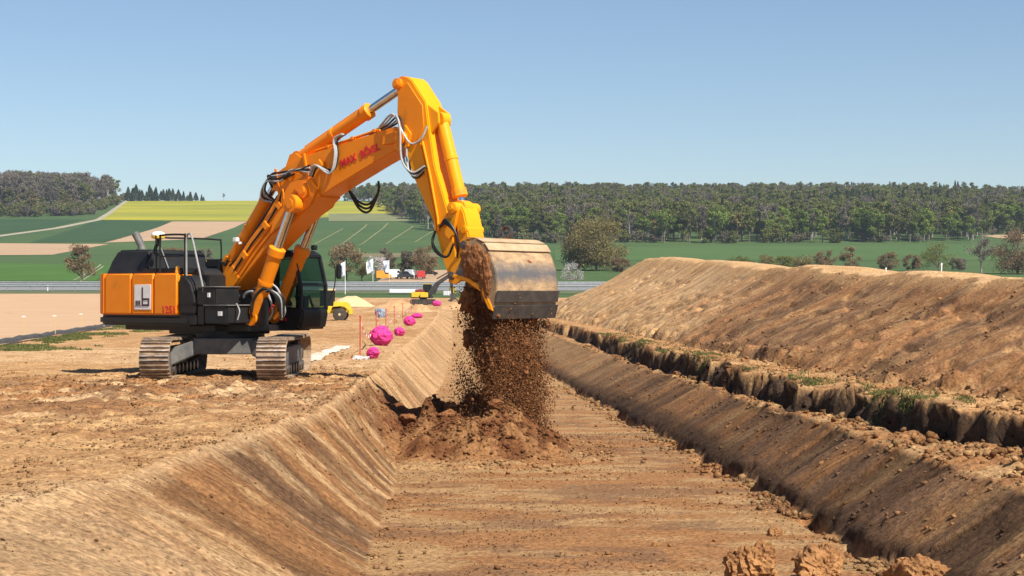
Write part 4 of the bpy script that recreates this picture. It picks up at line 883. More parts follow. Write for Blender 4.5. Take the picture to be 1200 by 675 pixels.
strewn('toe_clods', np.stack([xx, yy], 1)[keep], (.012 + .065 * rng.random(n) ** 4)[keep], 'broken clods along the foot of the right trench wall', dark=.8)
n = 1500; yy = 15 + 45 * rng.random(n); LN = lines(yy); xx = LN[2] + (LN[3] - LN[2]) * rng.random(n) ** .7
strewn('right_slope_crumbs', np.stack([xx, yy], 1), .008 + .04 * rng.random(n) ** 5, 'crumbs stuck on the right trench wall', dark=1.2)
n = 6000; a = rng.normal(size=(n, 2)); xx = -.5 + a[:, 0] * 1.25; yy = 38.2 + a[:, 1] * 1.7; strewn('heap_crumbs', np.stack([xx, yy], 1), .012 + .05 * rng.random(n) ** 5, 'brown crumbs covering the freshly tipped heap')
# clods that stand out, one by one
def clod(px, py, d, rx, ry, rz, seed, label, m=None, grp=None):
    x = gx(px, d); y = d; o = clod_mesh('soil_clod', m or FRESH, (x, y, gz(x, y) + rz * .45), (rx, ry, rz), seed, None, 5, .24, 7)
    o.rotation_euler = (0, 0, seed); tag(o, label, 'soil clod', grp)
CL2 = mat('dry_orange_soil', (.22, .10, .038), (.40, .20, .078), rough=.95, scale=4, bump=.07, bscale=16, spec=.15)
clod(885, 680, 20.9, .34, .28, .34, 3.3, 'pointed orange soil clod at the bottom edge, leftmost of three', CL2)
clod(965, 682, 20.9, .50, .30, .30, 4.4, 'broad orange soil clod at the bottom edge, middle of three', CL2)
clod(1078, 682, 20.9, .42, .32, .34, 5.1, 'big orange soil clod at the bottom edge, rightmost of three', CL2)
clod(908, 628, 25.1, .10, .1, .08, 6.1, 'small soil clod alone on the trench floor behind the middle clod', CL2)
clod(768, 640, 24.1, .05, .05, .04, 6.6, 'tiny soil clod on the open trench floor', CL2)
for k, (F0, L0) in enumerate(((8.2, -1.3), (8.6, -1.9), (7.6, -.4), (7.0, .2), (9.5, -1.2), (6.9, -1.0), (7.4, 1.0))):
    p = exw(np.array([F0]), np.array([L0]), np.array([0]))[0]; r_ = random.uniform(.10, .22)
    o = clod_mesh('soil_clod', FRESH, (p[0], p[1], gz(p[0], p[1]) + r_ * .3), (r_ * 1.3, r_, r_ * .8), 30 + k)
    tag(o, 'dark brown clod lying on the freshly tipped soil heap', 'soil clod', 'clods on the tipped heap')

# ------------------------------------------------------------------ grass
GRASS = leaf_mat('short_grass', (.07, .09, .025), (.19, .19, .07), (.11, .13, .035), .3)
def grass(name, xy, h, label, wd=.012):
    n = len(xy); z = site_z(xy[:, 0], xy[:, 1]); a = rng.random(n) * 2 * math.pi; H = h * rng.uniform(.5, 1.2, n)
    b = np.stack([xy[:, 0], xy[:, 1], z - .01], 1); side = np.stack([np.cos(a), np.sin(a), 0 * a], 1) * wd
    tip = b + np.stack([rng.normal(0, .35, n) * H, rng.normal(0, .35, n) * H, H], 1)
    V = np.stack([b - side, b + side, tip], 1).reshape(-1, 3); F_ = np.arange(3 * n).reshape(-1, 3)
    return tag(np_mesh(name, V, F_, GRASS), label, 'grass' if 0 else None, kind='stuff')
n = 34000; yy = 20 + 60 * rng.random(n) ** 1.4; LN = lines(yy); xx = LN[4] + .10 + rng.exponential(.22, n)
keep = fbm(xx * .8 + 3, yy * .45, 3) + .04 * np.cos(yy * .11) > .50
grass('ledge_grass', np.stack([xx, yy], 1)[keep], .075, 'patches of green grass on the topsoil edge right of the trench')
n = 60000; t = rng.random(n); yy = 62 + 62 * t; xe = np.interp(yy, [60, 70.7, 121, 130], [-19.8, -21, -26.6, -27.5]); xx = xe + .6 + rng.exponential(1.7, n)
keep = fbm(xx * .5 + 23, yy * .3, 4) > .44 + .05 * (xx - xe)
grass('verge_grass', np.stack([xx, yy], 1)[keep], .11, 'thin green grass strip along the black silt barrier', .03)

# ------------------------------------------------------------------ trees
BARK = mat('grey_brown_bark', (.13, .10, .075), (.2, .165, .13), rough=.95, scale=8, spec=.1)
BARKP = mat('pale_grey_bark', (.26, .24, .21), (.36, .33, .29), rough=.95, scale=8, spec=.1)
LOLIVE = leaf_mat('olive_budding_leaves', (.09, .105, .025), (.23, .225, .065), (.15, .16, .042))
LFRESH = leaf_mat('fresh_green_leaves', (.11, .155, .025), (.25, .30, .07), (.17, .22, .045), .35)
LGREY = leaf_mat('grey_brown_twigs', (.10, .082, .06), (.20, .165, .12), (.145, .12, .085), .1)
LDARK = leaf_mat('dark_conifer_needles', (.03, .05, .025), (.07, .10, .045), (.048, .072, .032), .1)
LBROWN = leaf_mat('red_brown_buds', (.16, .10, .055), (.27, .19, .10), (.21, .14, .075), .2)
LPINK = leaf_mat('pale_blossom', (.50, .44, .42), (.72, .66, .64), (.60, .54, .53), .3)
LYGREEN = leaf_mat('yellow_green_willow_leaves', (.15, .12, .045), (.27, .21, .085), (.20, .165, .062), .25)
def leaves(P, size, elong=1.0, up=0.0):
    n = len(P); a = rng.normal(size=(n, 3)); a[:, 2] += up; a /= np.linalg.norm(a, axis=1)[:, None]
    b = np.cross(a, rng.normal(size=(n, 3))); b /= np.linalg.norm(b, axis=1)[:, None]
    s = size * rng.uniform(.6, 1.3, (n, 1)); a = a * s * elong; b = b * s / max(1, elong ** .5)
    V = np.stack([P - a, P + b * .7, P + a, P - b * .7], 1).reshape(-1, 3); return V, np.arange(4 * n).reshape(-1, 4)
def tree_geo(seed, H, cw, c0, n, lsz, kind='round', twig=0, elong=1.3, trunk_r=None, clumps=16):
    """trunk with limbs (MB) and a crown of leaf faces gathered in clumps"""
    r0 = random.Random(seed); g = MB(); tr = trunk_r or H * .016
    lean = Vector((r0.uniform(-.04, .04), r0.uniform(-.04, .04), 1))
    top = lean * H * (.92 if kind != 'bush' else .5)
    g.tube([(0, 0, -.3), lean * H * .3, lean * H * .6, top], [tr * 1.25, tr * .9, tr * .55, tr * .15], 7)
    C = []; P = []
    if kind == 'fir':
        t = rng.random(n) ** .75; zz = H * (c0 + (1 - c0) * t); rr = cw * (1 - t) ** .85 * (.35 + .65 * rng.random(n) ** .5) * (1 + .25 * np.sin(zz * 5.0))
        q = rng.random(n) * 6.283; P = np.stack([rr * np.cos(q), rr * np.sin(q), zz - rr * .25], 1)
        return g, leaves(P, lsz, elong)
    for k in range(clumps):
        q = r0.uniform(0, 6.283); u = r0.random(); zc = H * (c0 + (1 - c0) * (.08 + .84 * u))
        wmax = cw * (math.sin(math.pi * min(1, max(.0, .12 + .80 * u))) ** .6); rr = wmax * (.25 + .65 * r0.random() ** .6)
        c = Vector((rr * math.cos(q), rr * math.sin(q), zc)); C.append((c, cw * r0.uniform(.22, .42)))
        s = lean * max(.12 * H, zc - rr * r0.uniform(.6, 1.2) - .06 * H); m_ = s.lerp(c, .55) + Vector((0, 0, -.03 * H))
        g.tube([s, m_, c], [tr * .42, tr * .25, tr * .08], 5)
        for j in range(twig):
            e = c + Vector((r0.gauss(0, 1), r0.gauss(0, 1), r0.gauss(.5, .9))) * cw * .3; g.tube([c.lerp(s, .3), e], [tr * .1, tr * .03], 3, caps=False)
    per = n // clumps
    for c, rad in C:
        d = rng.normal(size=(per, 3)); d /= np.linalg.norm(d, axis=1)[:, None]
        P.append(np.array(c)[None] + d * (rad * rng.random((per, 1)) ** .45) * np.array([1, 1, .8])[None])
    P = np.concatenate(P); P[:, 2] = np.maximum(P[:, 2], .1)
    return g, leaves(P, lsz, elong)
def merged(name, g, lv, bark, leaf):
    me = bpy.data.meshes.new(name); V, F_ = lv; k = len(g.v)
    me.from_pydata([tuple(p) for p in g.v] + V.tolist(), [], list(g.f) + (F_ + k).tolist())
    me.materials.append(bark); me.materials.append(leaf)
    mi = np.zeros(len(me.polygons), np.int32); mi[len(g.f):] = 1; me.polygons.foreach_set('material_index', mi); return me
def tree(name, label, cat, x, y, geo, bark, leaf, group=None, z=None, s=1, rz=0, proto=None):
    """tree > trunk, crown; a proto's meshes are shared"""
    t = empty(name, (x, y, (float(base_z(y)) if z is None else z) - .05), rz); t.scale = (s, s, s); tag(t, label, cat, group)
    if proto is None:
        g, (V, F_) = geo; a = g.build('trunk', bark, t, smooth=True); b = np_mesh('crown', V, F_, leaf, parent=t); proto = (a.data, b.data)
    else:
        link('trunk', proto[0], t); link('crown', proto[1], t)
    return proto
# woods: instanced trees on points, one object for each wood
def variant_col(nm, defs):
    c = bpy.data.collections.new(nm)
    for i, (geo, bark, leaf) in enumerate(defs):
        o = bpy.data.objects.new('%s_%02d' % (nm, i), merged('%s_mesh' % nm, geo[0], geo[1], bark, leaf)); c.objects.link(o)
    return c
def gn_wood(name, pts, sc, vi, colx, label):
    me = bpy.data.meshes.new(name); me.vertices.add(len(pts)); me.vertices.foreach_set('co', np.asarray(pts, np.float32).ravel())
    a = me.attributes.new('tree_scale', 'FLOAT', 'POINT'); a.data.foreach_set('value', np.asarray(sc, np.float32))
    a = me.attributes.new('tree_kind', 'INT', 'POINT'); a.data.foreach_set('value', np.asarray(vi, np.int32))
    a = me.attributes.new('tree_turn', 'FLOAT', 'POINT'); a.data.foreach_set('value', (rng.random(len(pts)) * 6.283).astype(np.float32))
    o = link(name, me); tag(o, label, kind='stuff')
    ng = bpy.data.node_groups.new(name, 'GeometryNodeTree'); ng.interface.new_socket('Geometry', in_out='INPUT', socket_type='NodeSocketGeometry'); ng.interface.new_socket('Geometry', in_out='OUTPUT', socket_type='NodeSocketGeometry')
    N = ng.nodes; L = ng.links; gi = N.new('NodeGroupInput'); go = N.new('NodeGroupOutput')
    ip = N.new('GeometryNodeInstanceOnPoints'); ci = N.new('GeometryNodeCollectionInfo'); ci.inputs['Collection'].default_value = colx; ci.inputs['Separate Children'].default_value = True; ci.inputs['Reset Children'].default_value = True
    def na(n_, dt):
        q = N.new('GeometryNodeInputNamedAttribute'); q.data_type = dt; q.inputs['Name'].default_value = n_; return q.outputs[0]
    L.new(gi.outputs[0], ip.inputs['Points']); L.new(ci.outputs[0], ip.inputs['Instance']); ip.inputs['Pick Instance'].default_value = True
    L.new(na('tree_kind', 'INT'), ip.inputs['Instance Index']); L.new(na('tree_scale', 'FLOAT'), ip.inputs['Scale'])
    cb = N.new('ShaderNodeCombineXYZ'); L.new(na('tree_turn', 'FLOAT'), cb.inputs[2]); L.new(cb.outputs[0], ip.inputs['Rotation'])
    L.new(ip.outputs[0], go.inputs[0]); md = o.modifiers.new('trees', 'NODES'); md.node_group = ng; return o
WC = variant_col('wood_tree', [
    (tree_geo(1, 17, 4.6, .25, 1500, .42, clumps=20), BARK, LOLIVE),
    (tree_geo(2, 18, 4.2, .22, 1500, .42, clumps=20), BARK, LOLIVE),
    (tree_geo(3, 16, 4.8, .2, 1500, .42, clumps=20), BARK, LFRESH),
    (tree_geo(4, 18, 4.4, .34, 1000, .34, clumps=20, twig=8, elong=2.2), BARKP, LGREY),
    (tree_geo(5, 17, 4.0, .36, 1000, .34, clumps=20, twig=8, elong=2.2), BARKP, LGREY),
    (tree_geo(6, 19, 3.0, .12, 1300, .45, 'fir'), BARK, LDARK),
    (tree_geo(7, 7, 3.6, .05, 800, .35, clumps=12, twig=3), BARK, LOLIVE),
    (tree_geo(8, 6, 3.2, .04, 800, .32, clumps=12, twig=3), BARK, LGREY),
    (tree_geo(9, 15, 4.2, .2, 1300, .4, clumps=18), BARK, LYGREEN),
    (tree_geo(10, 5, 2.6, .2, 700, .3, clumps=10), BARK, LPINK)])
# right forest: from the field edge over the crest
def right_edge(x, d):          # nearest forest distance at this bearing
    px = 600 + x / d * 2000
    return np.interp(px, [400, 424, 452, 500, 560, 640, 900, 1150, 1165, 1500], [1480, 1440, 1235, 975, 868, 806, 806, 812, 900, 900])
n = 9000; dd = rng.uniform(790, 1530, n); pxr = rng.uniform(405, 1420, n); xx = (pxr - 600) / 2000 * dd
ok = rng.random(n) < dd / 1530
ok &= dd > right_edge(xx, dd); ok &= dd < np.interp(pxr, [400, 1000, 1200, 1420], [1530, 1530, 1360, 1250]) + 60 * (fbm(pxr * .012, pxr * 0 + 2, 3) - .5); dd, xx = dd[ok], xx[ok]; n = len(dd)
m1 = fbm(xx * .012 + 3, dd * .008 + 9, 3); edge = dd - right_edge(xx, dd); u = rng.random(n)
vi = np.where(u < .38, 0, np.where(u < .68, 1, np.where(u < .78, 2, np.where(u < .88, 3, np.where(u < .96, 4, 8)))))
vi = np.where((m1 > .66) & (u > .75), 5, vi); vi = np.where((edge < 60) & (u < .30), 2, vi); vi = np.where((edge < 14), np.where(u < .5, 6, np.where(u < .8, 7, 2)), vi)
sc = rng.uniform(.72, 1.08, n) * np.where(dd > 1250, .86, 1)
gn_wood('distant_forest', np.stack([xx, dd, base_z(dd) - .3], 1), sc, vi, WC, 'dark olive forest covering the long hill behind the stockpile')
# left wood on the slope: tall bare trees above, scrub below
def left_low(px): return np.interp(px, [-400, 0, 60, 108, 128, 148], [1120, 1135, 1150, 1165, 1280, 1400])
n = 2100; dd = rng.uniform(1120, 1440, n); pxr = rng.uniform(-380, 150, n); ok = dd > left_low(pxr); dd, pxr = dd[ok], pxr[ok]; xx = (pxr - 600) / 2000 * dd; n = len(dd); u = rng.random(n)
low = dd < left_low(pxr) + 95
vi = np.where(low, np.where(u < .46, 6, np.where(u < .94, 7, np.where(u < .955, 9, 8))), np.where(u < .45, 3, np.where(u < .8, 4, np.where(u < .95, 0, 1))))
sc = np.where(low, rng.uniform(.8, 1.4, n), rng.uniform(.75, 1.5, n)) * np.where(pxr > 100, .85, 1)
gn_wood('hillside_wood', np.stack([xx, dd, base_z(dd) - .3], 1), sc, vi, WC, 'grey leafless wood with scrubby edge on the left hill')
# conifers along the skyline, each its own tree
FIRS = [tree_geo(40 + k, 13, (4.2, 3.4, 5.0)[k], (.1, .05, .16)[k], 1500, .5, 'fir') for k in range(3)]; pr = [None] * 3
for k in range(27):
    px = 150 + k * 3.4 + random.uniform(-1.6, 1.6); y = 1400 + random.uniform(-6, 10); kk = k % 3
    sc_ = (1.08 - .024 * k) * random.uniform(.62, 1.1)
    pr[kk] = tree('conifer', 'small dark conifer in the row along the left skyline', 'conifer', gx(px, y), y, FIRS[kk], BARK, LDARK, 'conifers along the left skyline', s=sc_, rz=k, proto=pr[kk])
tree('lone_tree', 'tiny lone tree on the skyline above the rapeseed field', 'tree', gx(262, 1420), 1420, tree_geo(61, 6, 1.6, .4, 200, .35, clumps=6), BARK, LGREY)
# single trees and shrubs, nearer
def single(px, py_top, py_base, d, cw_px, label, leaf, bark=BARK, nm='field_tree', cat='tree', n=2600, c0=.22, twig=6, elong=2.0, lsz=None, seed=None, clumps=22, kind='round', z=None, grp=None):
    H = (py_base - py_top) * d / 2000; cw = cw_px * .6 * d / 2000
    zb = CAMZ + (343 - py_base) * d / 2000
    tree(nm, label, cat, gx(px, d), d, tree_geo(seed or int(px), H, cw, c0, n, lsz or max(.07, H * .019), kind, twig, elong, H * .022, clumps), bark, leaf, grp, z=float(base_z(d)) if z is None else z)
single(97, 284, 329, 350, 34, 'bare reddish brown tree beside the road, left of the excavator', LBROWN, n=2600)
single(205, 288, 330, 352, 30, 'bare brown tree seen through the excavator hand rails', LBROWN)
single(240, 290, 330, 356, 24, 'small grey bare tree behind the excavator boom foot', LGREY)
single(406, 285, 331, 360, 36, 'brown budding tree behind the excavator cab beside the flags', LBROWN)
single(424, 300, 331, 362, 20, 'yellow green shrub between the flags', LYGREEN, nm='shrub', cat='shrub')
single(441, 303, 331, 372, 26, 'pale pink blossoming tree behind the white flags', LPINK, n=1500)
single(452, 296, 331, 390, 22, 'grey bare tree behind the blossoming tree', LGREY)
single(477, 296, 331, 380, 20, 'slim grey brown tree left of the pair beyond the road', LGREY, elong=2.5)
single(498, 294, 332, 380, 30, 'broad brown bare tree behind the red van', LBROWN, elong=2.5)
single(699, 257, 318, 470, 66, 'big rounded yellow brown willow tree behind the stockpile end', LYGREEN, n=11000, c0=.04, clumps=70, twig=5, lsz=.2)
single(678, 262, 318, 474, 40, 'grey side tree leaning against the big willow', LGREY, n=5000, c0=.06, clumps=36, lsz=.18)
single(672, 304, 330, 350, 26, 'white blossoming bush at the left end of the stockpile', LPINK, nm='blossom_bush', cat='bush', n=1400, c0=.05)
for k, (px, top, wd, lf_, lab) in enumerate(((726, 302, 20, LBROWN, 'red brown shrub right of the big willow'), (870, 300, 30, LOLIVE, 'olive shrub leftmost in the hedge row behind the stockpile'), (898, 298, 24, LYGREEN, 'yellow green shrub second in the hedge row'), (918, 301, 24, LOLIVE, 'low olive shrub third in the hedge row'), (940, 297, 26, LYGREEN, 'yellow green shrub with rounded top in the hedge row'), (966, 294, 24, LBROWN, 'red brown shrub left of the pointed shrub'), (996, 290, 22, LBROWN, 'pointed red brown shrub above the stockpile crest'), (1040, 296, 24, LBROWN, 'round red brown shrub beside the white marker stake'), (1069, 300, 20, LBROWN, 'small red brown shrub between two markers'), (1100, 288, 40, LOLIVE, 'large olive shrub behind the second marker'), (1123, 304, 20, LGREY, 'low grey shrub right of the large olive shrub'))):
    single(px, top, 319, 452 + 2 * k, wd, lab, lf_, nm='shrub', cat='shrub', n=3000, c0=.05, twig=4, lsz=.13)
single(1150, 279, 320, 440, 30, 'forked bare grey tree near the right edge', LGREY, BARKP, n=1100, twig=9, elong=3, c0=.4)
single(1192, 272, 321, 430, 60, 'dense brown green thicket at the right edge', LBROWN, nm='thicket', cat='thicket', n=4200, c0=.03, clumps=36)

# ------------------------------------------------------------------ things in the middle distance
def wheel(parent, c, r, wd, rim=None):
    g = MB(); c = Vector(c); g.lathe([(-wd / 2, r * .72), (-wd / 2 + .03, r * .95), (-wd * .3, r), (wd * .3, r), (wd / 2 - .03, r * .95), (wd / 2, r * .72)], c, (0, 1, 0), 24)
    o = g.build('wheel', mat('dusty_tyre_rubber', (.03, .028, .025), (.09, .07, .05), rough=.9, scale=5), parent, smooth=True)
    g = MB(); g.cyl(c - Vector((0, wd * .45, 0)), c + Vector((0, wd * .45, 0)), r * .5, n=18); g.cyl(c - Vector((0, wd * .55, 0)), c + Vector((0, wd * .55, 0)), r * .2, n=12)
    g.build('rim', rim or mat('cream_rim', (.55, .42, .2), rough=.5), o, bevel=.01)
    return o
YEL = mat('yellow_machine_paint', (.72, .50, .03), (.62, .43, .04), rough=.45, scale=3, c3=(.5, .36, .12))
# wheel loader, half hidden by the excavator cab
LD = empty('wheel_loader', (gx(384, 130), 130, gz(gx(384, 130), 130)), R(180)); tag(LD, 'small yellow wheel loader parked just behind the excavator cab', 'wheel loader')
for x in (-1.0, 1.0):
    for y in (-.8, .8): wheel(LD, (x, y, .52), .52, .38)
g = MB(); g.prism([(-1.75, .75), (-1.75, 1.15), (-1.55, 1.45), (-.5, 1.5), (-.4, 1.0), (-.4, .6), (-1.3, .55)], -.6, .6); g.build('engine_hood', YEL, LD, bevel=.05)
g = MB(); g.bx(-1.9, -1.62, -.72, .72, .5, .95); g.build('counterweight', YEL, LD, bevel=.05)
for y in (-.82, .82): g = MB(); g.prism([(-1.6, .95), (-1.4, 1.2), (-.6, 1.2), (-.35, .9), (-.5, 1.08), (-1.35, 1.08)], y - .2, y + .2); g.build('fender', YEL, LD, bevel=.02)
g = MB(); g.bx(-.5, .55, -.6, .6, .6, 1.15); cb_ = g.build('cab', YEL, LD, bevel=.03)
for x in (-.45, .5):
    for y in (-.55, .55): g = MB(); g.bx(x - .04, x + .04, y - .04, y + .04, 1.15, 2.32); g.build('cab_pillar', BLACK, cb_)
for y in (-.56, .56): g = MB(); g.bx(-.40, .45, y - .008, y + .008, 1.16, 2.3); g.build('cab_window', DGLASS, cb_)
g = MB(); g.bx(-.58, .66, -.68, .68, 2.32, 2.46); g.build('cab_roof', mat('cream_roof', (.68, .55, .3), rough=.6), cb_, bevel=.04)
g = MB(); g.bx(-.1, .2, -.25, .25, 1.15, 1.3); g.bx(-.2, -.08, -.25, .25, 1.3, 1.8); g.build('seat', BLACK, LD, bevel=.03)
g = MB(); g.bx(.5, 1.5, -.4, .4, .45, .95); g.build('front_frame', YEL, LD, bevel=.03)
for y in (-.42, .42): g = MB(); g.prism([(1.0, 1.2), (1.2, 1.35), (2.2, .55), (2.1, .35), (1.4, .9)], y - .05, y + .05); g.build('lift_arm', YEL, LD, bevel=.01)
g = MB(); g.prism([(2.1, .1), (2.1, .8), (2.3, .85), (2.2, .3), (2.9, .1), (2.9, .04)], -1.05, 1.05); g.build('bucket', DSTEEL, LD, bevel=.01)

# small excavator further along the trench
d_ = 200; xm = gx(496, d_); SM = empty('small_excavator', (xm, d_, gz(xm, d_)), R(-6)); tag(SM, 'small yellow excavator with dark arm working far down the trench', 'excavator')
for y in (-.85, .85):
    g = MB(); g.prism([(-1.4, .12), (-1.2, 0), (1.2, 0), (1.4, .12), (1.45, .4), (1.2, .62), (-1.2, .62), (-1.45, .4)], y - .22, y + .22); g.build('track', MATS['dusty_tyre_rubber'], SM, bevel=.03)
g = MB(); g.bx(-.7, .7, -.65, .65, .2, .55); g.cyl((0, 0, .5), (0, 0, .72), .45, n=20); g.build('undercarriage_frame', BLACK, SM, bevel=.02)
g = MB(); g.slab([(-1.35, -.55), (-1.2, -1.0), (.4, -1.15), (1.0, -1.1), (1.0, 1.1), (.2, 1.15), (-1.2, 1.0), (-1.35, .55)], .72, .98); g.build('deck_frame', BLACK, SM, bevel=.02)
for y0, y1 in ((-1.14, -.2), (.2, 1.14)): g = MB(); g.bx(-1.3, .3, y0, y1, .98, 1.45); g.build('body_panel', YEL, SM, bevel=.07)
for x0, x1 in ((-1.22, -.35), (-.2, .75)): g = MB(); g.bx(x0, x1, -1.2, -1.05, .82, 1.4); g.build('side_panel', YEL, SM, bevel=.05)
g = MB(); g.bx(-1.1, .25, -.22, .22, .98, 1.5); g.build('centre_cover', BLACK, SM, bevel=.04)
g = MB(); g.bx(-.9, .1, -.6, .5, 1.47, 1.75); g.build('engine_cover', mat('dull_red_cover', (.22, .03, .03), rough=.6), SM, bevel=.06)
g = MB(); g.bx(-.1, .9, .35, 1.1, 1.0, 2.35); g.build('cab', DGLASS, SM, bevel=.06)
g = MB(); g.bx(-.15, .95, .3, 1.15, 2.35, 2.43); g.build('cab_roof', YEL, SM, bevel=.03)
DG = mat('dark_grey_arm', (.03, .028, .03), (.06, .055, .055), rough=.55, scale=3)
g = MB(); g.prism([(.7, .95), (.6, 1.5), (1.5, 2.6), (3.0, 3.55), (3.2, 3.45), (3.15, 3.2), (1.9, 2.3), (1.2, 1.2)], -.17, .17); g.build('boom', DG, SM, bevel=.03)
g = MB(); g.prism([(2.85, 3.75), (3.15, 3.85), (3.5, 3.3), (3.55, 1.2), (3.3, 1.15), (3.1, 2.9)], -.14, .14); g.build('arm', DG, SM, bevel=.03)
g = MB(); g.prism([(3.2, 1.25), (3.7, 1.3), (3.75, .7), (3.3, .3), (2.9, .45), (3.2, .6), (3.35, .9)], -.5, .5); g.build('bucket', DSTEEL, SM, bevel=.02)
g = MB(); g.cyl((1.3, 0, 1.1), (1.9, 0, 2.5), .08, n=10); g.cyl((1.6, 0, 3.0), (2.95, 0, 3.75), .07, n=10); g.build('hydraulic_cylinders', DG, SM)

# pink marker balls along the trench edge
PINK = mat('fluorescent_pink_netting', (.70, .04, .26), (.50, .03, .18), rough=.85, scale=7, bump=.05, bscale=12, c3=(.85, .16, .42))
def pink(px, by, dpx, label, shape=(1, 1, .93), d=None):
    d = d or 2 * 1000 * CAMZ / (by - 343); r = dpx / 2 * d / 2000; x = gx(px, d)
    o = lump_mesh('marker_ball', PINK, (x, d, gz(x, d) + r * shape[2] * .9), (r * shape[0], r * shape[1], r * shape[2]), px, None, 5, .34, 2.6); tag(o, label, 'marker ball')
pink(437, 420, 15, 'small pink ball nearest to the camera, in front of the biggest ball')
pink(447, 406, 25, 'biggest pink ball on the trench edge')
pink(468, 394, 12, 'small pink ball right behind the biggest one')
pink(480, 381.5, 14, 'boxy pink bundle fourth along the trench edge', (1, .9, .85))
pink(489, 374, 10, 'flat pink bundle fifth along the trench edge', (1.3, 1, .65))
pink(496, 369.5, 8, 'small pink bundle sixth along the trench edge')
pink(512, 365.5, 8, 'faint pink bundle farthest along the trench edge', (1.3, 1, .9))

# barrier stakes and tape
REDW = bpy.data.materials.new('red_white_barrier_tape'); REDW.use_nodes = True
n_ = REDW.node_tree; gg = n_.nodes.new('ShaderNodeNewGeometry'); sp = n_.nodes.new('ShaderNodeSeparateXYZ'); n_.links.new(gg.outputs['Position'], sp.inputs[0])
wv = n_.nodes.new('ShaderNodeMath'); wv.operation = 'MULTIPLY'; wv.inputs[1].default_value = .45; n_.links.new(sp.outputs[1], wv.inputs[0])
fr_ = n_.nodes.new('ShaderNodeMath'); fr_.operation = 'FRACT'; n_.links.new(wv.outputs[0], fr_.inputs[0])
st = n_.nodes.new('ShaderNodeMath'); st.operation = 'GREATER_THAN'; st.inputs[1].default_value = .5; n_.links.new(fr_.outputs[0], st.inputs[0])
mx = n_.nodes.new('ShaderNodeMix'); mx.data_type = 'RGBA'; mx.inputs[6].default_value = (.65, .05, .04, 1); mx.inputs[7].default_value = (.8, .78, .75, 1); n_.links.new(st.outputs[0], mx.inputs[0]); n_.links.new(mx.outputs[2], n_.nodes['Principled BSDF'].inputs['Base Color'])
REDS = mat('red_stake_paint', (.55, .05, .04), (.45, .06, .04), rough=.6)
sp_ = [(422, 56, 1.32), (441, 74, 1.25), (452, 92, 1.2), (462, 112, 1.2), (472, 134, 1.2), (482, 158, 1.2)]
words = ['tall red stake nearest the excavator track', 'second red barrier stake, behind the nearest tall one', 'third red barrier stake along the tape', 'fourth red barrier stake along the tape', 'fifth red barrier stake along the tape', 'sixth and farthest red barrier stake along the tape']
tops = []
for (px, d, h), lab in zip(sp_, words):
    x = gx(px, d); z = gz(x, d); g = MB(); tl_ = random.uniform(-.03, .03); g.tube([(0, 0, -.2), (tl_, 0, h)], .022, 7); g.lathe([(0, .022), (.02, .045), (.05, .04), (.06, .01)], (tl_, 0, h), (0, 0, 1), 8)
    o = g.build('barrier_stake', REDS, None); o.location = (x, d, z); tag(o, lab, 'stake', 'red barrier stakes'); tops.append(Vector((x + tl_, d, z + h - .06)))
V = []; Fc = []
for a, b in zip(tops[:-1], tops[1:]):
    for k in range(25):
        t = k / 24; p = a.lerp(b, t) - Vector((0, 0, .75 * 4 * t * (1 - t))); i = len(V); tw = .3 * math.sin(t * 9)
        V += [p + Vector((tw * .03, 0, .04)), p - Vector((tw * .03, 0, .04))]
        if k: Fc.append((i - 2, i - 1, i + 1, i))
g = MB(); g.add(V, Fc); o = g.build('barrier_tape', REDW); tag(o, 'sagging red and white barrier tape strung between the red stakes', 'barrier tape')
# scrap of tape on the ground
pts = []; g = MB(); x0, y0 = gx(423, 53.5), 53.5
for s in range(6):
    c = [Vector((x0 + random.gauss(0, .14), y0 + random.gauss(0, .16), gz(x0, y0) + .03 + abs(random.gauss(0, .05)))) for _ in range(5)]; q = curve(c, 16)
    for a, b in zip(q[:-1], q[1:]):
        u_ = Vector((0, 0, .035)); g.add([a - u_, b - u_, b + u_, a + u_], [(0, 1, 2, 3)])
o = g.build('tape_scrap', mat('faded_white_red_tape', (.75, .68, .62), (.6, .1, .08), rough=.6, scale=4, lo=.55, hi=.58)); tag(o, 'crumpled scrap of barrier tape at the foot of the nearest stake', 'tape scrap')
# pale strip on the bench
V = []; Fc = []
for k in range(40):
    y = 50.5 + k * .42; xc = -6.35 - .012 * (y - 50); 
    for j in range(4):
        x = xc + (j / 3 - .5) * (.60 + .05 * math.sin(k * .5 + j)); V.append((x, y, gz(x, y) + .03))
    if k:
        for j in range(3): a = (k - 1) * 4 + j; Fc.append((a, a + 1, a + 5, a + 4))
g = MB(); g.add(V, Fc); o = g.build('fleece_strip', mat('dirty_white_fleece', (.60, .55, .48), (.50, .38, .26), rough=.9, scale=1.6), None, smooth=True); tag(o, 'dirty white fleece strip lying on the soil right of the excavator', 'fleece strip')

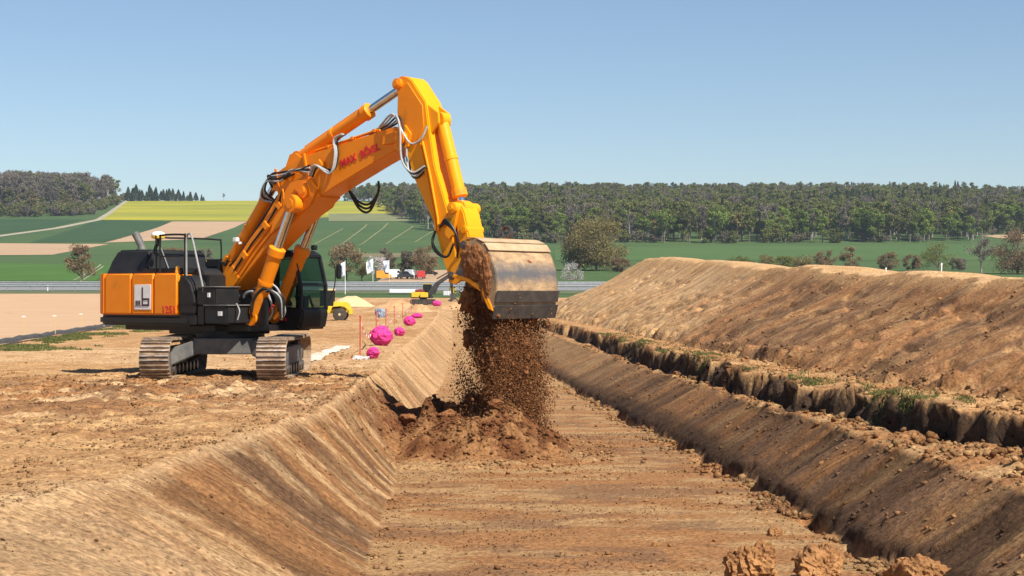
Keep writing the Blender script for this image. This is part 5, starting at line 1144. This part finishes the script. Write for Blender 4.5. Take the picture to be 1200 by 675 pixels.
# silt barrier and stakes, left
BL = mat('black_geotextile', (.035, .035, .035), (.07, .066, .06), rough=.8, scale=4, bump=.03, bscale=5)
V = []; Fc = []; K = 90
for k in range(K):
    t = k / (K - 1); y = 52 + 96 * t; x = np.interp(y, [50, 60, 70.7, 121, 150], [-18.7, -19.8, -21, -26.6, -30.2]); h = .33 + .03 * math.sin(k * 1.9) + .03 * random.random(); xo = .12 * math.sin(k * .8)
    z = float(base_z(y)) - .1
    for dx, dz in ((-.22, 0), (-.16, h * .85), (0, h), (.16, h * .8), (.24, 0)): V.append((x + dx + xo, y, z + dz))
    if k:
        for j in range(4): a = (k - 1) * 5 + j; Fc.append((a, a + 1, a + 6, a + 5))
g = MB(); g.add(V, Fc); o = g.build('silt_barrier', BL, None, smooth=True); tag(o, 'low black geotextile barrier along the edge of the tan field', 'barrier')
for k, (px, top, bot, lab) in enumerate(((29, 371, 393, 'white topped stake in the tan field, leftmost'), (65, 370, 389, 'white topped stake in the tan field, second from left'), (96, 368, 384, 'white topped stake in the tan field nearest the excavator'), (122, 371, 381, 'short white stake just left of the excavator body'))):
    d = 2000 * (CAMZ - .2) / (bot - 343); h = (bot - top) * d / 2000; x = gx(px, d)
    e = empty('marker_stake', (x, d, float(base_z(d)) + .2)); tag(e, lab, 'stake', 'white marker stakes in the tan field')
    g = MB(); g.bx(-.014, .014, -.014, .014, -.1, h); g.build('post', MATS['cream_rim'], e); g = MB(); g.bx(-.13, .04, -.012, .012, h - .02, h + .03); g.build('crossboard', WHITEP, e)
for px, py, d, lab in ((1038, 315, 62, 'white marker stake on the stockpile crest, left of two'), (1103, 319, 52, 'white marker stake on the stockpile crest, right of two')):
    x = gx(px, d); z = gz(x, d); g = MB(); g.tube([(0, 0, -.1), (.01, 0, .18)], .02, 7); g.tube([(.0, 0, .18), (.02, 0, .25)], [.03, .02], 7); o = g.build('crest_stake', WHITEP, None, smooth=True); o.location = (x, d, z); tag(o, lab, 'stake', 'white stakes on the stockpile crest')

# guard rails of the motorway
GALV = mat('galvanised_steel', (.24, .245, .25), (.32, .325, .33), rough=.55, metal=.3, scale=2)
post = None
for k, (ya, yb, lab) in enumerate(((306, 298.3, 'long galvanised guard rail on the near side of the motorway'), (320.5, 313.5, 'double guard rail along the middle of the motorway'), (334.5, 328.5, 'guard rail on the far side of the motorway'))):
    e = empty('guard_rail', (0, 0, 0)); tag(e, lab, 'guard rail', 'guard rails of the motorway')
    zf = lambda y: float(base_z(y)) + .2
    g = MB(); P0 = Vector((-130, ya + (yb - ya) * 130 / 420, 0)); P1 = Vector((60, ya + (yb - ya) * 320 / 420, 0))
    n_s = 30
    for i in range(n_s):
        a = P0.lerp(P1, i / n_s); b = P0.lerp(P1, (i + 1) / n_s); a.z = zf(a.y) + .66; b.z = zf(b.y) + .66
        h = .16; g.add([a + Vector((0, 0, -h)), b + Vector((0, 0, -h)), b + Vector((0, -.06, -h * .4)), a + Vector((0, -.06, -h * .4)), b + Vector((0, -.06, h * .4)), a + Vector((0, -.06, h * .4)), b + Vector((0, 0, h)), a + Vector((0, 0, h))], [(0, 1, 2, 3), (3, 2, 4, 5), (5, 4, 6, 7)])
    g.build('rail_beam', GALV, e)
    for i in range(48):
        p = P0.lerp(P1, i / 47)
        if post is None: q = MB(); q.bx(-.06, .06, .02, .12, -.2, .78); o = q.build('rail_post', GALV, e); post = o.data
        else: o = link('rail_post', post, e)
        o.location = (p.x, p.y, zf(p.y))
# delineator posts with dark band seen against the road
for px, y, lab in ((186, 300, 'white roadside post left of the excavator'), (56, 300, 'white roadside post at far left')):
    x = gx(px, y); e = tag(empty('roadside_post', (x, y, float(base_z(y)))), lab, 'post'); g = MB(); g.bx(-.07, .07, -.05, .05, 0, 1.05); g.build('post', WHITEP, e); g = MB(); g.bx(-.075, .075, -.055, .055, .75, .92); g.build('band', BLACK, e)

# flags
def flag(px, top, d, wpx, hpx, label, seed):
    x = gx(px, d); z0 = gz(x, d) if d < 236 else float(base_z(d)); ht = CAMZ + (343 - top) * d / 2000 - z0; e = empty('flagpole', (x, d, z0)); tag(e, label, 'flag', 'white flags by the road')
    g = MB(); g.tube([(0, 0, -.2), (0, 0, ht + .1)], [.06, .04], 8); g.build('pole', WHITEP, e, smooth=True)
    w_ = wpx * d / 2000; h_ = hpx * d / 2000; V = []; Fc = []
    for i in range(9):
        for j in range(9):
            u = i / 8; v = j / 8; V.append((-u * w_ * (1 - .15 * v), .25 * math.sin(u * 7 + v * 3 + seed) * u, ht - v * h_ - u * .35 * h_ * (.5 + .5 * math.sin(seed))))
            if i and j: a = i * 9 + j; Fc.append((a, a - 9, a - 10, a - 1))
    g = MB(); g.add(V, Fc); fl = g.build('flag_cloth', mat('white_flag_cloth', (.8, .8, .82), (.66, .68, .74), rough=.8, scale=1.5), e, smooth=True)
    g = MB(); g.box((-w_ * .5, -.3, ht - h_ * .5), (w_ * .3, .01, h_ * .35)); g.build('emblem', mat('grey_flag_print', (.3, .3, .36), rough=.8), fl)
flag(404.5, 306, 262, 8, 16, 'white flag on a pole nearest the excavator cab', .6)
flag(437, 303, 345, 8, 14, 'white flag beside the blossoming tree, left of two', 2.2)
flag(456, 305, 345, 7, 14, 'white flag beside the blossoming tree, right of two', 4.0)

# vehicles and containers by the road
def vehicle(nm, px, d, ln, ht, col, label, cat, van=True, rz=0):
    x = gx(px, d); e = empty(nm, (x, d, float(base_z(d)) + .22), rz); tag(e, label, cat)
    m = mat('paint_%s' % '_'.join('%02d' % int(c * 100) for c in col), col, rough=.3, coat=.3)
    g = MB(); r = .32; h = ht
    if van: g.prism([(-ln / 2, .3), (-ln / 2, h * .97), (-ln / 2 + .1, h), (ln * .2, h), (ln * .34, h * .6), (ln * .47, h * .52), (ln / 2, .3)], -.9, .9)
    else: g.prism([(-ln / 2, .3), (-ln / 2, h * .58), (-ln * .38, h * .63), (-ln * .28, h), (ln * .08, h), (ln * .24, h * .62), (ln * .46, h * .52), (ln / 2, .3)], -.85, .85)
    g.build('body', m, e, bevel=.06)
    for s in (-1, 1):
        g = MB(); l = s * (.905 if van else .855)
        if van: g.prism([(ln * .06, h * .62), (ln * .06, h * .9), (ln * .18, h * .9), (ln * .29, h * .62)], l - .006, l + .006)
        else: g.prism([(-ln * .33, h * .66), (-ln * .25, h * .93), (ln * .06, h * .93), (ln * .19, h * .66)], l - .006, l + .006)
        g.build('window', BLACK, e)
        for f in (-.32, .32): wheel(e, (f * ln, s * .75, r), r, .2, GREYD)
    return e
vehicle('van', 461, 375, 5.0, 2.0, (.75, .76, .77), 'white van parked behind the motorway, left of the dark car', 'van', rz=.85)
vehicle('car', 474, 376, 4.2, 1.6, (.03, .035, .04), 'dark car parked between two white vans', 'car', False, .7)
vehicle('van', 483, 380, 3.6, 1.9, (.7, .72, .74), 'short white van parked between dark car and red van', 'van', rz=1.2)
vehicle('van', 492, 374, 4.4, 1.7, (.45, .03, .03), 'red van parked beyond the motorway', 'van', rz=1.75)
vehicle('car', 503, 405, 4.2, 1.5, (.02, .02, .022), 'black car on the lot right of the red van', 'car', False)
vehicle('truck', 450, 368, 3.4, 1.9, (.75, .30, .03), 'orange truck under the blossoming tree', 'truck', rz=.1)
# tanks, panels and boxes at the end of the trench
def boxthing(nm, px, py, d, wpx, hpx, m, label, cat, extra=None):
    x = gx(px, d); z = gz(x, d) if d < 230 else float(base_z(d)) + .16; w_ = wpx * d / 2000; h_ = hpx * d / 2000; e = empty(nm, (x, d, z)); tag(e, label, cat)
    g = MB(); g.bx(-w_ / 2, w_ / 2, -.6, .6, .08, h_); g.build('body', m, e, bevel=.04)
    for k in range(4):
        g = MB(); xx_ = -w_ / 2 + w_ * (k + .5) / 4; g.bx(xx_ - .03, xx_ + .03, -.63, -.6, .06, h_ + .02); g.build('rib', extra or GALV, e)
    g = MB(); g.bx(-w_ / 2 - .02, w_ / 2 + .02, -.62, .62, 0, .08); g.build('base', GREYM, e)
    return e
boxthing('panel_stack', 473, 347, 258, 33, 5, WHITEP, 'long low white panel stack beside the small excavator', 'panel stack', WHITEP)
boxthing('tank', 546, 350, 225, 13, 12, mat('milky_tank_plastic', (.6, .63, .66), rough=.4), 'pale grey liquid tank behind the falling soil', 'tank')
boxthing('crate', 524, 348, 240, 9, 6, WHITEP, 'white crate left of the yellow generator', 'crate')
boxthing('generator', 530, 344, 250, 7, 9, YEL, 'yellow generator behind the small excavator arm', 'generator', BLACK)
# heaps of soil
def heap(px, d, wpx, hpx, m, label, seed):
    x = gx(px, d); w_ = wpx / 2 * d / 2000; h_ = hpx * d / 2000; n = 40; q = np.linspace(-1.25, 1.25, n); A_, B_ = np.meshgrid(q, q); A_ = A_.ravel(); B_ = B_.ravel(); rr = np.sqrt(A_ ** 2 + B_ ** 2)
    hh = np.maximum(0, 1 - rr) ** .85 * h_ * (1 + .5 * (fbm(A_ * 2 + seed, B_ * 2 + seed, 4) - .5)); hh = np.minimum(hh, h_ * .82) + (fbm(A_ * 5 + seed, B_ * 5, 3) - .5) * h_ * .12
    Xh, Yh = x + A_ * w_, d + B_ * w_ * .8; zb = site_z(Xh, Yh); i = np.arange(n * n).reshape(n, n)
    o = np_mesh('soil_heap', np.stack([A_ * w_, B_ * w_ * .8, zb + hh * (rr < 1.1) - .12 * ss(.95, 1.2, rr)], 1), np.stack([i[:-1, :-1], i[:-1, 1:], i[1:, 1:], i[1:, :-1]], -1).reshape(-1, 4), m, True); o.location = (x, d, 0); tag(o, label, 'soil heap')
SAND = mat('dry_sand', (.52, .36, .18), (.6, .43, .24), rough=.95, scale=1.2, bump=.05, bscale=4, spec=.1); RSO = mat('red_brown_heap_soil', (.36, .2, .095), (.47, .29, .15), rough=.95, scale=1.2, bump=.06, bscale=4, spec=.1)
heap(411, 190, 56, 15, SAND, 'pale flat topped sand heap right of the wheel loader', 2.)
heap(462, 168, 64, 15, RSO, 'broad low brown soil heap in front of the small excavator', 5.)
heap(490, 160, 34, 11, RSO, 'small dark brown heap at the tracks of the small excavator', 8.)
heap(530, 175, 40, 10, RSO, 'low brown heap beside the falling soil', 11.)
o = lump_mesh('tarpaulin', mat('blue_grey_tarpaulin', (.16, .19, .26), (.28, .31, .38), rough=.6, scale=3), (gx(446, 140), 140, gz(gx(446, 140), 140) + .3), (.4, .3, .5), 77, None, 4, .7, 3); tag(o, 'crumpled blue grey tarpaulin on the soil heap', 'tarpaulin')

# ------------------------------------------------------------------ air
HAZE = 0.00011
if HAZE:
    g = MB(); g.bx(-1500, 1500, -60, 2000, -8, 118); m = bpy.data.materials.new('pale_air'); m.use_nodes = True; n_ = m.node_tree
    n_.nodes.remove(n_.nodes['Principled BSDF']); pv = n_.nodes.new('ShaderNodeVolumePrincipled'); pv.inputs['Density'].default_value = HAZE; pv.inputs['Color'].default_value = (.74, .84, .97, 1); pv.inputs['Anisotropy'].default_value = .3
    n_.links.new(pv.outputs[0], n_.nodes['Material Output'].inputs['Volume'])
    tag(g.build('haze', m), 'thin pale blue air over the valley', kind='stuff')
